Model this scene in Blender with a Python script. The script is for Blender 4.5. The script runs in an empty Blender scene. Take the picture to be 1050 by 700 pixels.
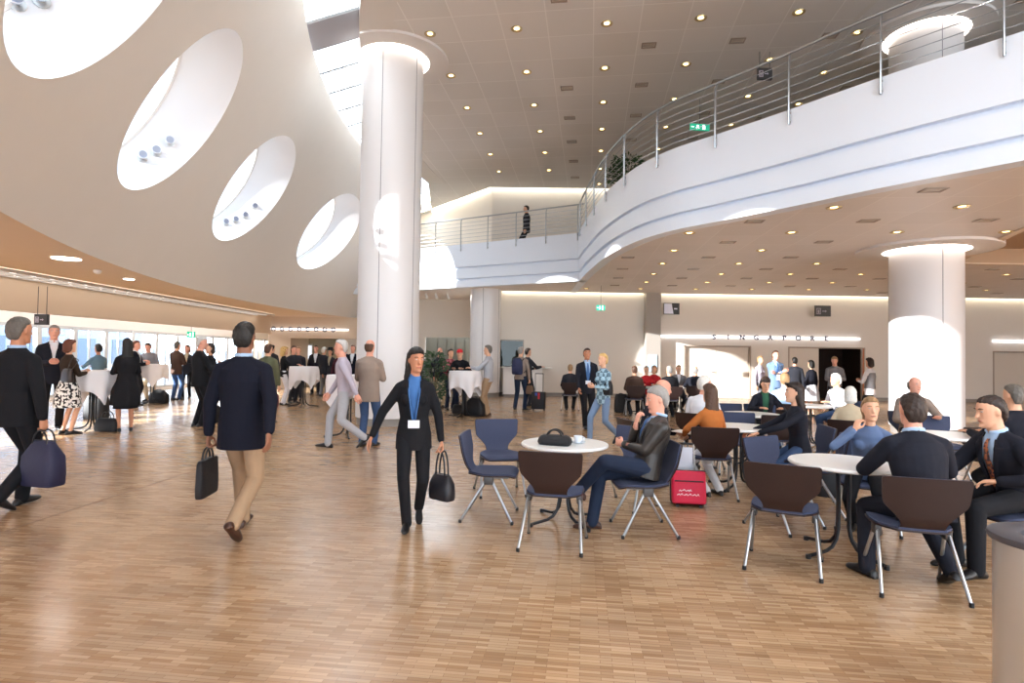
import bpy, bmesh, math, random
from mathutils import Vector as V, Matrix, geometry
random.seed(7)
SC = bpy.context.scene
COL = SC.collection
PI = math.pi
R_ = math.radians

# ------------------------------------------------------------------ camera
FPX = 598.0
cam_d = bpy.data.cameras.new('camera')
cam_d.sensor_width = 36.0
cam_d.lens = FPX / 1050.0 * 36.0
cam_d.clip_end = 300
cam = bpy.data.objects.new('camera', cam_d)
COL.objects.link(cam)
CAMR = Matrix.Rotation(PI / 2 + R_(1.34), 3, 'X') @ Matrix.Rotation(0.015, 3, 'Z')
CAMP = V((0, 0, 1.52))
cam.matrix_world = Matrix.Translation(CAMP) @ CAMR.to_4x4()
SC.camera = cam


def ray(px, py):
    return CAMR @ V(((px - 525) / FPX, -(py - 350) / FPX, -1))


def atz(px, py, z):
    d = ray(px, py)
    return CAMP + d * ((z - CAMP.z) / d.z)


def aty(px, py, y):
    d = ray(px, py)
    return CAMP + d * (y / d.y)


def proj(p):
    q = CAMR.transposed() @ (V(p) - CAMP)
    if q.z > -0.1:
        return None
    return 525 + FPX * q.x / -q.z, 350 - FPX * q.y / -q.z


# --------------------------------------------------------------- materials
def lin(c):
    if isinstance(c, str):
        c = c.lstrip('#')
        c = [int(c[i:i + 2], 16) / 255 for i in (0, 2, 4)]
    return tuple((x / 12.92 if x <= 0.04045 else ((x + 0.055) / 1.055) ** 2.4) for x in c)


MATS = {}


def mat(name, col, rough=0.6, metal=0.0, var=0.0, scale=18.0, bump=0.0, spec=0.4, emit=0.0, coat=0.0, ecol=None):
    if name in MATS:
        return MATS[name]
    m = bpy.data.materials.new(name)
    m.use_nodes = True
    nt = m.node_tree
    b = nt.nodes['Principled BSDF']
    c = lin(col)
    b.inputs['Base Color'].default_value = (*c, 1)
    b.inputs['Roughness'].default_value = rough
    b.inputs['Metallic'].default_value = metal
    b.inputs['Specular IOR Level'].default_value = spec
    b.inputs['Coat Weight'].default_value = coat
    if emit:
        b.inputs['Emission Color'].default_value = (*(lin(ecol) if ecol else c), 1)
        b.inputs['Emission Strength'].default_value = emit
    if var or bump:
        tc = nt.nodes.new('ShaderNodeTexCoord')
        nz = nt.nodes.new('ShaderNodeTexNoise')
        nz.inputs['Scale'].default_value = scale
        nz.inputs['Detail'].default_value = 4
        nt.links.new(tc.outputs['Object'], nz.inputs['Vector'])
        if var:
            mx = nt.nodes.new('ShaderNodeMix')
            mx.data_type = 'RGBA'
            mx.inputs['A'].default_value = (*[x * (1 - var) for x in c], 1)
            mx.inputs['B'].default_value = (*[min(1, x * (1 + var)) for x in c], 1)
            nt.links.new(nz.outputs['Fac'], mx.inputs['Factor'])
            nt.links.new(mx.outputs['Result'], b.inputs['Base Color'])
        if bump:
            bp = nt.nodes.new('ShaderNodeBump')
            bp.inputs['Strength'].default_value = bump
            bp.inputs['Distance'].default_value = 0.01
            nt.links.new(nz.outputs['Fac'], bp.inputs['Height'])
            nt.links.new(bp.outputs['Normal'], b.inputs['Normal'])
    MATS[name] = m
    return m


def glass(name, tint=(0.95, 0.98, 1.0), refl=0.12):
    if name in MATS:
        return MATS[name]
    m = bpy.data.materials.new(name)
    m.use_nodes = True
    nt = m.node_tree
    nt.nodes.clear()
    out = nt.nodes.new('ShaderNodeOutputMaterial')
    mx = nt.nodes.new('ShaderNodeMixShader')
    tr = nt.nodes.new('ShaderNodeBsdfTransparent')
    tr.inputs[0].default_value = (*tint, 1)
    gl = nt.nodes.new('ShaderNodeBsdfGlossy')
    gl.inputs['Roughness'].default_value = 0.02
    mx.inputs[0].default_value = refl
    nt.links.new(tr.outputs[0], mx.inputs[1])
    nt.links.new(gl.outputs[0], mx.inputs[2])
    nt.links.new(mx.outputs[0], out.inputs[0])
    MATS[name] = m
    return m


def frosted(name):
    if name in MATS:
        return MATS[name]
    m = bpy.data.materials.new(name)
    m.use_nodes = True
    nt = m.node_tree
    nt.nodes.clear()
    out = nt.nodes.new('ShaderNodeOutputMaterial')
    tr = nt.nodes.new('ShaderNodeBsdfTranslucent')
    tr.inputs[0].default_value = (.62, .64, .66, 1)
    nt.links.new(tr.outputs[0], out.inputs[0])
    MATS[name] = m
    return m


def brick_mat(name, c1, c2, mortar, bw, rh, ms, rot=0.0, offset=0.0, rough=0.5, noise=0.0, nscale=2.0, spec=0.4, coat=0.0, bumpy=0.0):
    m = bpy.data.materials.new(name)
    m.use_nodes = True
    nt = m.node_tree
    b = nt.nodes['Principled BSDF']
    tc = nt.nodes.new('ShaderNodeTexCoord')
    mp = nt.nodes.new('ShaderNodeMapping')
    mp.inputs['Rotation'].default_value = (0, 0, rot)
    br = nt.nodes.new('ShaderNodeTexBrick')
    br.offset = offset
    br.squash = 1.0
    br.inputs['Color1'].default_value = (*lin(c1), 1)
    br.inputs['Color2'].default_value = (*lin(c2), 1)
    br.inputs['Mortar'].default_value = (*lin(mortar), 1)
    br.inputs['Scale'].default_value = 1.0
    br.inputs['Mortar Size'].default_value = ms
    br.inputs['Mortar Smooth'].default_value = 0.3
    br.inputs['Brick Width'].default_value = bw
    br.inputs['Row Height'].default_value = rh
    nt.links.new(tc.outputs['Object'], mp.inputs['Vector'])
    nt.links.new(mp.outputs['Vector'], br.inputs['Vector'])
    last = br.outputs['Color']
    if noise:
        nz = nt.nodes.new('ShaderNodeTexNoise')
        nz.inputs['Scale'].default_value = nscale
        nz.inputs['Detail'].default_value = 5
        nt.links.new(mp.outputs['Vector'], nz.inputs['Vector'])
        rg = nt.nodes.new('ShaderNodeMapRange')
        rg.inputs['To Min'].default_value = 1 - noise
        rg.inputs['To Max'].default_value = 1 + noise
        nt.links.new(nz.outputs['Fac'], rg.inputs['Value'])
        mx = nt.nodes.new('ShaderNodeMix')
        mx.data_type = 'RGBA'
        mx.blend_type = 'MULTIPLY'
        mx.inputs['Factor'].default_value = 1
        nt.links.new(last, mx.inputs['A'])
        nt.links.new(rg.outputs['Result'], mx.inputs['B'])
        last = mx.outputs['Result']
    nt.links.new(last, b.inputs['Base Color'])
    b.inputs['Roughness'].default_value = rough
    b.inputs['Specular IOR Level'].default_value = spec
    b.inputs['Coat Weight'].default_value = coat
    b.inputs['Coat Roughness'].default_value = 0.15
    MATS[name] = m
    return m


M_WHITE = mat('white paint', '#ece9e6', 0.55)
M_CONE = mat('off white plaster', '#dad5ce', 0.75, var=0.02, scale=2)
M_REVEAL = mat('white reveal plaster', '#eeeef0', 0.7)
M_WALL = mat('warm white plaster', '#e2dbd1', 0.75, var=0.02, scale=2)
M_TAN = mat('tan plaster', '#c4b09a', 0.75)
M_TANC = mat('tan ceiling board', '#d2bfaa', 0.7, var=0.03, scale=3)
M_GREY = mat('grey plaster', '#a39c94', 0.7)
M_DKGREY = mat('dark grey metal', '#4d4b4b', 0.45, metal=0.6)
M_BASE = mat('grey skirting', '#8a8580', 0.5)
M_DOOR = mat('beige door leaf', '#d9cfc2', 0.5)
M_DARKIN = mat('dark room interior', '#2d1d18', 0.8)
M_GROOVE = mat('fascia shadow joint', '#54575e', 0.6)
M_FASCIA = mat('white fascia panel', '#e1e9f4', 0.35)
M_STEEL = mat('brushed steel', '#cfcecb', 0.3, metal=.75)
M_CHROME = mat('silver tube', '#a9acb0', 0.3, metal=0.9)
M_BLACK = mat('black metal', '#17161a', 0.4, metal=0.3)
M_PLASTIC = mat('black plastic', '#141316', 0.45)
M_LED = mat('led strip', '#f4f6ff', 0.5, emit=2.5)
M_COVE = mat('cove light', '#fff4da', 0.5, emit=9.0)
M_RING = mat('ring light', '#fff1e4', 0.5, emit=7.0)
M_LAMP = mat('lamp warm', '#ffdf9a', 0.5, emit=6.0)
M_LAMP.cycles.emission_sampling = 'NONE'
M_LED.cycles.emission_sampling = 'NONE'
M_SLOT = mat('ceiling light slot', '#f3f2ee', 0.5, emit=2.0)
M_GLASS = glass('window glass')
M_BROWNSHELL = mat('dark brown laminate', '#2a1a17', 0.42, var=0.15, scale=6, spec=0.35)
M_NAVYFAB = mat('navy upholstery', '#39415a', 0.85, var=0.1, scale=60, bump=0.2)
M_TABLETOP = mat('white tabletop laminate', '#f4f3f0', 0.3)
M_CLOTH = mat('white cotton tablecloth', '#efedf0', 0.9, bump=0.1, scale=30)

# ------------------------------------------------------------ mesh builder


class MB:
    def __init__(s):
        s.v, s.f, s.m = [], [], []

    def addf(s, idx, mi=0):
        s.f.append(idx)
        s.m.append(mi)

    def loft(s, rings, n=12, mi=0, cap=True):
        """rings: (centre, axis a, axis b), axes carry their radius"""
        base = len(s.v)
        for c, a, b in rings:
            for j in range(n):
                t = 2 * PI * j / n
                s.v.append(c + a * math.cos(t) + b * math.sin(t))
        for i in range(len(rings) - 1):
            for j in range(n):
                k = (j + 1) % n
                s.addf((base + i * n + j, base + i * n + k, base + (i + 1) * n + k, base + (i + 1) * n + j), mi)
        if cap:
            s.addf(tuple(base + j for j in reversed(range(n))), mi)
            e = base + (len(rings) - 1) * n
            s.addf(tuple(e + j for j in range(n)), mi)

    def limb(s, pts, rad, n=10, mi=0, flat=1.0, hint=None, caps=True):
        """rounded tapering tube through pts; flat squeezes the second axis"""
        pts = [V(p) for p in pts]
        dirs = []
        for i in range(len(pts)):
            d = V((0, 0, 0))
            if i > 0:
                d += (pts[i] - pts[i - 1]).normalized()
            if i < len(pts) - 1:
                d += (pts[i + 1] - pts[i]).normalized()
            dirs.append(d.normalized())
        h = V(hint) if hint is not None else (V((0, 0, 1)) if abs(dirs[0].z) < 0.8 else V((1, 0, 0)))
        rings = []
        for p, d, r in zip(pts, dirs, rad):
            a = (h - d * h.dot(d))
            a = a.normalized() if a.length > 1e-5 else d.orthogonal().normalized()
            b = d.cross(a)
            h = a
            rings.append((p, a * r, b * r * flat))
        if caps:
            p, a, b = rings[0]
            d = dirs[0]
            r = rad[0] * min(1, flat)
            rings = [(p - d * r * .85, a * .35, b * .35), (p - d * r * .5, a * .8, b * .8)] + rings
            p, a, b = rings[-1]
            d = dirs[-1]
            r = rad[-1] * min(1, flat)
            rings += [(p + d * r * .5, a * .8, b * .8), (p + d * r * .85, a * .35, b * .35)]
        s.loft(rings, n, mi)

    def tube(s, pts, r, n=8, mi=0):
        s.limb(pts, [r] * len(pts), n, mi, caps=False)

    def ellipsoid(s, c, ax, ay, az, n=12, m=8, mi=0):
        rings = []
        for i in range(m + 1):
            t = PI * (i + .02) / (m + .04)
            rings.append((V(c) - az * math.cos(t), ax * math.sin(t), ay * math.sin(t)))
        s.loft(rings, n, mi)

    def box(s, lo, hi, mi=0, M=None):
        b = len(s.v)
        for z in (lo[2], hi[2]):
            for x, y in ((lo[0], lo[1]), (hi[0], lo[1]), (hi[0], hi[1]), (lo[0], hi[1])):
                p = V((x, y, z))
                s.v.append(M @ p if M else p)
        for q in ((3, 2, 1, 0), (4, 5, 6, 7), (0, 1, 5, 4), (1, 2, 6, 5), (2, 3, 7, 6), (3, 0, 4, 7)):
            s.addf(tuple(b + i for i in q), mi)

    def rbox(s, lo, hi, r=0.01, mi=0, M=None):
        """box with rounded vertical edges and chamfered top and bottom"""
        x0, y0, z0 = lo
        x1, y1, z1 = hi
        r = min(r, (x1 - x0) / 2.01, (y1 - y0) / 2.01, (z1 - z0) / 2.01)

        def outl(k):
            o = []
            for cx, cy, a0 in ((x1 - r, y1 - r, 0), (x0 + r, y1 - r, 90), (x0 + r, y0 + r, 180), (x1 - r, y0 + r, 270)):
                for q in range(4):
                    a = R_(a0 + q * 30)
                    o.append((cx + k * math.cos(a), cy + k * math.sin(a)))
            return o
        lev = [(z0, r * .3), (z0 + r * .3, r * .8), (z0 + r, r), (z1 - r, r), (z1 - r * .3, r * .8), (z1, r * .3)]
        b = len(s.v)
        n = 16
        for z, k in lev:
            for x, y in outl(k):
                p = V((x, y, z))
                s.v.append(M @ p if M else p)
        for i in range(len(lev) - 1):
            for j in range(n):
                k = (j + 1) % n
                s.addf((b + i * n + j, b + i * n + k, b + (i + 1) * n + k, b + (i + 1) * n + j), mi)
        s.addf(tuple(b + j for j in reversed(range(n))), mi)
        s.addf(tuple(b + 5 * n + j for j in range(n)), mi)

    def lathe(s, prof, n=32, c=(0, 0, 0), mi=0, cap=True):
        c = V(c)
        s.loft([(c + V((0, 0, z)), V((r, 0, 0)), V((0, r, 0))) for r, z in prof], n, mi, cap)

    def prism(s, poly, z0, z1, mi=0):
        b = len(s.v)
        n = len(poly)
        for z in (z0, z1):
            for x, y in poly:
                s.v.append(V((x, y, z)))
        s.addf(tuple(b + i for i in reversed(range(n))), mi)
        s.addf(tuple(b + n + i for i in range(n)), mi)
        for i in range(n):
            k = (i + 1) % n
            s.addf((b + i, b + k, b + n + k, b + n + i), mi)

    def sheet(s, rows, fn, th, ncol=8, mi=0):
        """curved plate: rows = (w, half width), fn(u, w) -> (point, normal)"""
        b = len(s.v)
        nr = len(rows)
        for sg in (0, 1):
            for w, hw in rows:
                for j in range(ncol + 1):
                    u = -hw + 2 * hw * j / ncol
                    p, nn = fn(u, w)
                    s.v.append(p + nn * (th * sg))
        W = ncol + 1

        def ix(sg, i, j):
            return b + sg * nr * W + i * W + j
        for i in range(nr - 1):
            for j in range(ncol):
                s.addf((ix(0, i, j), ix(0, i, j + 1), ix(0, i + 1, j + 1), ix(0, i + 1, j)), mi)
                s.addf((ix(1, i, j), ix(1, i + 1, j), ix(1, i + 1, j + 1), ix(1, i, j + 1)), mi)
            s.addf((ix(0, i, 0), ix(0, i + 1, 0), ix(1, i + 1, 0), ix(1, i, 0)), mi)
            s.addf((ix(0, i, ncol), ix(1, i, ncol), ix(1, i + 1, ncol), ix(0, i + 1, ncol)), mi)
        for j in range(ncol):
            s.addf((ix(0, 0, j), ix(1, 0, j), ix(1, 0, j + 1), ix(0, 0, j + 1)), mi)
            e = nr - 1
            s.addf((ix(0, e, j), ix(0, e, j + 1), ix(1, e, j + 1), ix(1, e, j)), mi)

    def mesh(s, name='mesh'):
        me = bpy.data.meshes.new(name)
        me.from_pydata([tuple(p) for p in s.v], [], s.f)
        if any(s.m):
            me.polygons.foreach_set('material_index', s.m)
        me.validate()
        return me

    def build(s, name, mats, parent=None, smooth=True):
        return link(name, s.mesh(name), mats, parent, smooth)


def link(name, me, mats, parent=None, smooth=True, angle=40):
    if not isinstance(mats, (list, tuple)):
        mats = [mats]
    me.materials.clear()
    for m in mats:
        me.materials.append(m)
    o = bpy.data.objects.new(name, me)
    COL.objects.link(o)
    if parent is not None:
        o.parent = parent
    if smooth:
        me.polygons.foreach_set('use_smooth', [True] * len(me.polygons))
        if angle:
            me.set_sharp_from_angle(angle=R_(angle))
    return o


def voxel(mb, size, smooth=3):
    me = mb.mesh('tmp')
    o = bpy.data.objects.new('tmp', me)
    COL.objects.link(o)
    r = o.modifiers.new('r', 'REMESH')
    r.mode = 'VOXEL'
    r.voxel_size = size
    if smooth:
        k = o.modifiers.new('s', 'SMOOTH')
        k.factor = 0.5
        k.iterations = smooth
    dg = bpy.context.evaluated_depsgraph_get()
    me2 = bpy.data.meshes.new_from_object(o.evaluated_get(dg))
    bpy.data.objects.remove(o)
    bpy.data.meshes.remove(me)
    return me2


def append_mesh(me, mb):
    """join an MB to an existing mesh without merging"""
    bm = bmesh.new()
    bm.from_mesh(me)
    t = mb.mesh('t')
    bm.from_mesh(t)
    bm.to_mesh(me)
    bm.free()
    bpy.data.meshes.remove(t)


def cut_faces(me, pred):
    bm = bmesh.new()
    bm.from_mesh(me)
    bmesh.ops.delete(bm, geom=[f for f in bm.faces if pred(f.calc_center_median())], context='FACES')
    bm.to_mesh(me)
    bm.free()


def thing(name, label, cat, loc=(0, 0, 0), h=0, group=None, scale=1):
    o = bpy.data.objects.new(name, None)
    o.empty_display_size = 0.1
    COL.objects.link(o)
    o.location = loc
    o.rotation_euler = (0, 0, -R_(h))
    o.scale = (scale,) * 3
    return tag(o, label, cat, group)


def tag(o, label, cat, group=None):
    o['label'] = label
    o['category'] = cat
    if group:
        o['group'] = group
    return o


def struct(o):
    o['kind'] = 'structure'
    return o


def copy_thing(root, loc, h=None, label=None, group=None):
    r = root.copy()
    COL.objects.link(r)
    r.location = loc
    if h is not None:
        r.rotation_euler = (0, 0, -R_(h))
    if label:
        r['label'] = label
    if group:
        r['group'] = group
    for ch in list(root.children):
        c = ch.copy()
        COL.objects.link(c)
        c.parent = r
        for g in list(ch.children):
            d = g.copy()
            COL.objects.link(d)
            d.parent = c
    return r


def spline(pts, per=8):
    P = [V(p) for p in pts]
    P = [2 * P[0] - P[1]] + P + [2 * P[-1] - P[-2]]
    out = []
    for i in range(1, len(P) - 2):
        a, b, c, d = P[i - 1:i + 3]
        for k in range(per):
            t = k / per
            out.append(0.5 * ((2 * b) + (c - a) * t + (2 * a - 5 * b + 4 * c - d) * t * t + (3 * b - a - 3 * c + d) * t ** 3))
    out.append(P[-2])
    return out
WORLD, SUN_E, EXPO = 6.4, 50.0, 0.1

# ------------------------------------------------------------------ people
SKIN = {'fair': '#d9a688', 'pink': '#dc9f88', 'tan': '#b98062', 'dark': '#8a5d48', 'pale': '#e6c3ae'}
CLOTHC = {'black': '#17171b', 'ink': '#1c1d26', 'navy': '#10121f', 'charcoal': '#2b2c33', 'grey': '#77767a', 'ltgrey': '#a9aab0',
          'lilac': '#b3abb8', 'brown': '#46342c', 'dkbrown': '#33271f', 'khaki': '#9c8268', 'stone': '#b8a88f', 'jeans': '#3a4f72',
          'ltjeans': '#7186a3', 'dkjeans': '#20293c', 'white': '#e9e9ee', 'sky': '#a9c4e2', 'blue': '#41699f', 'red': '#b3252b',
          'orange': '#a8622f', 'green': '#2f5a44', 'teal': '#5c7686', 'olive': '#585a44', 'leather': '#2c2724', 'denimtop': '#5d7092',
          'suitblue': '#6f87a8', 'taupe': '#8d7d72', 'plum': '#4a2330', 'darkred': '#6b2028'}
HAIRC = {'black': '#17120f', 'dark': '#2a1c15', 'brown': '#4b3122', 'auburn': '#5c2f1c', 'grey': '#8e8a86', 'silver': '#b9b6b2',
         'white': '#dcd8d0', 'blond': '#cfa868', 'sand': '#8f6f4d', 'greydark': '#5b554f'}


def skin_mat(k):
    return mat('skin ' + k, SKIN[k], 0.55, var=0.06, scale=25, spec=0.35)


def hair_mat(k):
    return mat('hair ' + k, HAIRC[k], 0.55, var=0.25, scale=70, bump=0.4, spec=0.4)


def cloth_mat(k, kind='cloth'):
    if kind == 'leather':
        return mat('leather ' + k, CLOTHC[k], 0.42, var=0.2, scale=14, bump=0.5, spec=0.5)
    if kind == 'plaid':
        return check_mat('plaid ' + k, CLOTHC[k])
    if kind == 'print':
        return print_mat('flower print cotton')
    return mat('cloth ' + k, CLOTHC[k], 0.88, var=0.1, scale=16, bump=0.25, spec=0.2)


def check_mat(name, col):
    if name in MATS:
        return MATS[name]
    m = mat(name, col, 0.85)
    nt = m.node_tree
    tc = nt.nodes.new('ShaderNodeTexCoord')
    vo = nt.nodes.new('ShaderNodeTexChecker')
    vo.inputs['Scale'].default_value = 14
    c = lin(col)
    vo.inputs['Color1'].default_value = (*c, 1)
    vo.inputs['Color2'].default_value = (min(1, c[0] * 2.2 + .1), min(1, c[1] * 2.2 + .1), min(1, c[2] * 2 + .12), 1)
    nt.links.new(tc.outputs['Object'], vo.inputs['Vector'])
    nt.links.new(vo.outputs['Color'], nt.nodes['Principled BSDF'].inputs['Base Color'])
    return m


def print_mat(name, dark='#1d1a1c', light='#e8e4de', scale=22):
    if name in MATS:
        return MATS[name]
    m = mat(name, light, 0.85)
    nt = m.node_tree
    tc = nt.nodes.new('ShaderNodeTexCoord')
    nz = nt.nodes.new('ShaderNodeTexNoise')
    nz.inputs['Scale'].default_value = scale
    nz.inputs['Detail'].default_value = 1.5
    rp = nt.nodes.new('ShaderNodeValToRGB')
    rp.color_ramp.interpolation = 'CONSTANT'
    rp.color_ramp.elements[0].color = (*lin(dark), 1)
    rp.color_ramp.elements[1].color = (*lin(light), 1)
    rp.color_ramp.elements[1].position = 0.5
    nt.links.new(tc.outputs['Object'], nz.inputs['Vector'])
    nt.links.new(nz.outputs['Fac'], rp.inputs['Fac'])
    nt.links.new(rp.outputs['Color'], nt.nodes['Principled BSDF'].inputs['Base Color'])
    return m


def ik(a, t, l1, l2, pole):
    d = t - a
    L = d.length
    mx = (l1 + l2) * 0.995
    if L > mx:
        d = d * (mx / L)
        L = mx
        t = a + d
    u = d.normalized()
    p = V(pole) - u * V(pole).dot(u)
    p = p.normalized() if p.length > 1e-4 else u.orthogonal().normalized()
    x = (l1 * l1 - l2 * l2 + L * L) / (2 * L)
    h = math.sqrt(max(0, l1 * l1 - x * x))
    return a + u * x + p * h, t


def add_hand(mb, wrist, d, palm, side, curl=0.5, n=6):
    """palm, four unequal bent fingers and a thumb leaving the side of the palm"""
    d = V(d).normalized()
    palm = (V(palm) - d * V(palm).dot(d))
    palm = palm.normalized() if palm.length > 1e-4 else d.orthogonal().normalized()
    s = d.cross(palm)
    if s.dot(V(side)) < 0:
        s = -s     # s points to the thumb side
    mb.loft([(wrist - d * .012, s * .022, palm * .017), (wrist + d * .015, s * .029, palm * .016), (wrist + d * .05, s * .039, palm * .016),
             (wrist + d * .085, s * .04, palm * .014), (wrist + d * .1, s * .036, palm * .010)], 10)
    for k, (o, L) in enumerate(((.03, .074), (.010, .084), (-.010, .078), (-.029, .06))):
        p = wrist + d * .088 + s * o
        dd = d + s * (o * 1.5)
        pts = [p]
        a = curl * .55
        for q, fr in enumerate((.44, .32, .24)):
            dirv = dd * math.cos(a) + palm * math.sin(a)
            p = p + dirv.normalized() * L * fr
            pts.append(p)
            a += curl * (.85 - .1 * q)
        mb.limb(pts, [.0095, .009, .0082, .007], n)
    p0 = wrist + d * .025 + s * .028
    p1 = p0 + d * .03 + s * .022 + palm * .012 * (1 + curl)
    p2 = p1 + d * .03 + s * (.012 - .02 * curl) + palm * .014 * curl
    p3 = p2 + d * .022 + s * (.002 - .014 * curl) + palm * .012 * curl
    mb.limb([p0, p1, p2, p3], [.013, .0115, .0105, .008], n)


PEOPLE = []


def bent(mb, a, b, c, r, n=12):
    """upper and lower limb as two overlapping tapers: r = (top, mid, joint, mid, end)"""
    mb.limb([a, a.lerp(b, .5), b], [r[0], r[1], r[2]], n)
    mb.limb([b, b.lerp(c, .4), c], [r[2], r[3], r[4]], n)



def person(label, x, y, h, H=1.75, sex='m', sit=False, lean=0, side=0, twist=0, head=(0, 0), hl='down', hr='down', feet='stand',
           top='jacket', tc='black', tk='cloth', hem=None, bottom='trousers', bc='black', bk='cloth', shirt=None, tie=None, hair='short',
           hc='dark', skin='fair', shoe='black', det=2, z=0, group=None, pelv=None, lanyard=False, curl=0.5, sleeve='long', face=True,
           glasses=False, vneck=0.2, vest=None, sling=None):
    TS = 1.0
    if sit:
        H *= .955
        TS = .905
    root = thing('person', label, 'person', (x, y, z), h, group, H / 1.75)
    vox = {3: .0075, 2: .011, 1: .015}[det]
    f = sex == 'f'
    SW = .158 if f else .19
    k = .88 if f else 1.0
    P = V(pelv) if pelv else V((0, 0, .575)) if sit else V((0, 0, .90 if feet.startswith('walk') else .93))
    sc_ = H / 1.75
    if sit:
        P.z = .464 / sc_ + .112 * (.9 if f else 1)
    CR = Matrix.Rotation(-R_(twist), 3, 'Z') @ Matrix.Rotation(R_(side), 3, 'Y') @ Matrix.Rotation(-R_(lean), 3, 'X')
    up, fw, rt = CR @ V((0, 0, TS)), CR @ V((0, 1, 0)), CR @ V((1, 0, 0))
    N = P + up * .53
    HR = Matrix.Rotation(-R_(head[0]), 3, 'Z') @ Matrix.Rotation(-R_(head[1]), 3, 'X')
    hu, hf, hx = HR @ V((0, 0, 1)), HR @ V((0, 1, 0)), HR @ V((1, 0, 0))
    HC = N + (up * .55 + V((0, 0, .45))) * .085 + hu * .085 + hf * .02

    def hp(a, b, c):
        return HC + hx * a + hf * b + hu * c

    def tp(a, t, b):
        return P + rt * a + up * t + fw * b
    # legs
    ft = {'stand': [(-.10, .0, .085, -6, 0), (.10, .02, .085, 8, 0)],
          'wide': [(-.16, .03, .085, -12, 0), (.15, -.02, .085, 14, 0)],
          'contra': [(-.09, .10, .085, -14, 0), (.08, -.02, .085, 6, 0)],
          'walkR': [(-.07, -.30, .19, -3, -38), (.07, .26, .09, 4, 6)],
          'walkL': [(-.07, .26, .09, -4, 6), (.07, -.30, .19, 3, -38)],
          'walkR2': [(-.06, -.16, .15, -3, -28), (.05, .14, .085, 4, 4)],
          'walkL2': [(-.05, .14, .085, -4, 4), (.06, -.16, .15, 3, -28)],
          'sit': [(-.13, .40, .085, -6, 0), (.13, .42, .085, 6, 0)],
          'sitback': [(-.12, .22, .10, -6, -12), (.13, .30, .085, 6, 0)],
          'sitwide': [(-.2, .42, .085, -14, 0), (.22, .40, .085, 14, 0)]}[feet] if isinstance(feet, str) else feet
    legs = []
    for sg, (ax, ay, az, yaw, pit) in zip((-1, 1), ft):
        hip = P + rt * (sg * .088 * (1 if not f else .95)) - V((0, 0, .02))
        knee, ank = ik(hip, V((ax, ay, az)), .43, .43, V((sg * .12, 1, .25 if sit else 0.05)))
        fr = Matrix.Rotation(-R_(yaw), 3, 'Z') @ Matrix.Rotation(R_(pit), 3, 'X')
        legs.append((hip, knee, ank, fr))
    # arms
    arms = []
    for sg, hs in ((-1, hl), (1, hr)):
        sh = tp(sg * SW, .445, -.005)
        pole = V((sg * .6, -.6, -.5))
        cu = curl
        pn = V((-sg, 0.15, 0))
        tgt = None
        if isinstance(hs, str):
            if hs == 'down':
                tgt = P + V((sg * .25, .05, -.10))
            elif hs == 'carry':
                tgt = P + V((sg * .27, .02, -.11))
                cu = 1.5
            elif hs == 'walkf':
                tgt = P + V((sg * .22, .27, -.04))
            elif hs == 'walkb':
                tgt = P + V((sg * .29, -.22, -.05))
            elif hs == 'front':
                tgt = tp(sg * .06, .20, .27)
                pn = V((-sg, 0, .5))
                cu = .9
            elif hs == 'hold':
                tgt = tp(sg * .10, .27, .30)
                pn = V((-sg, 0, .6))
                cu = 1.0
            elif hs == 'crossed':
                tgt = tp(-sg * .10, .25 + .02 * sg, .18)
                pn = V((0, -1, 0))
            elif hs == 'table':
                tgt = V((sg * .14, .40, 1.185))
                pn = V((0, 0, -1))
                cu = .3
            elif hs == 'desk':
                tgt = V((sg * .16, .42, .775 / sc_))
                pn = V((0, 0, -1))
                cu = .3
            elif hs == 'lap':
                tgt = V((sg * .10, .28, .68))
                pn = V((0, 0, -1))
                cu = .4
            elif hs == 'thigh':
                tgt = V((sg * .15, .30, .675))
                pn = V((0, 0, -1))
                cu = .4
            elif hs == 'pocket':
                tgt = P + V((sg * .20, .08, -.03))
            elif hs == 'back':
                tgt = tp(sg * .06, -.0, -.2)
            elif hs == 'strap':
                tgt = tp(sg * .12, .36, .17)
                pn = V((-sg * .3, -1, 0))
                cu = 1.2
        else:
            tgt = V(hs[0])
            if len(hs) > 1 and hs[1] is not None:
                pole = V(hs[1])
            if len(hs) > 2:
                pn = V(hs[2])
            if len(hs) > 3:
                cu = hs[3]
        el, wr = ik(sh, tgt, .285, .255, pole)
        hd = (wr - el).normalized()
        if isinstance(hs, str) and hs in ('desk', 'table', 'lap', 'thigh'):
            hd = (hd + V((0, .6, 0))).normalized() if hs != 'lap' else (hd + V((-sg * .6, .3, 0))).normalized()
        if not isinstance(hs, str) and len(hs) > 4:
            hd = V(hs[4]).normalized()
        arms.append((sg, sh, el, wr, hd, pn, cu))
    # ---- skin: one continuous body
    b = MB()
    J = [(-.118, .018, .018, .060), (-.108, .036, .036, .048), (-.085, .052, .060, .028), (-.045, .063, .079, .010), (-.01, .069, .088, .003),
         (.03, .072, .093, 0), (.065, .068, .09, -.003), (.092, .055, .073, -.006), (.11, .032, .045, -.008), (.117, .010, .015, -.008)]
    kk = .94 if f else 1.0
    b.loft([(hp(0, s, zz), hx * a * kk, hf * d) for zz, a, d, s in J], 18)
    if face:
        b.limb([hp(0, .086, .022), hp(0, .099, -.004), hp(0, .108, -.026)], [.007, .010, .0135], 8)
        b.limb([hp(-.03, .083, .032), hp(0, .088, .03), hp(.03, .083, .032)], [.009, .008, .009], 6)
        b.limb([hp(-.02, .086, -.058), hp(0, .092, -.058), hp(.02, .086, -.058)], [.007, .009, .007], 6)
        b.ellipsoid(hp(0, .083, -.098), hx * .022, hf * .02, hu * .016, 8, 6)
    for sg in (-1, 1):
        b.ellipsoid(hp(sg * .073 * kk, -.008, -.002), hx * .011, hf * .019, hu * .031, 8, 6)
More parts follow.
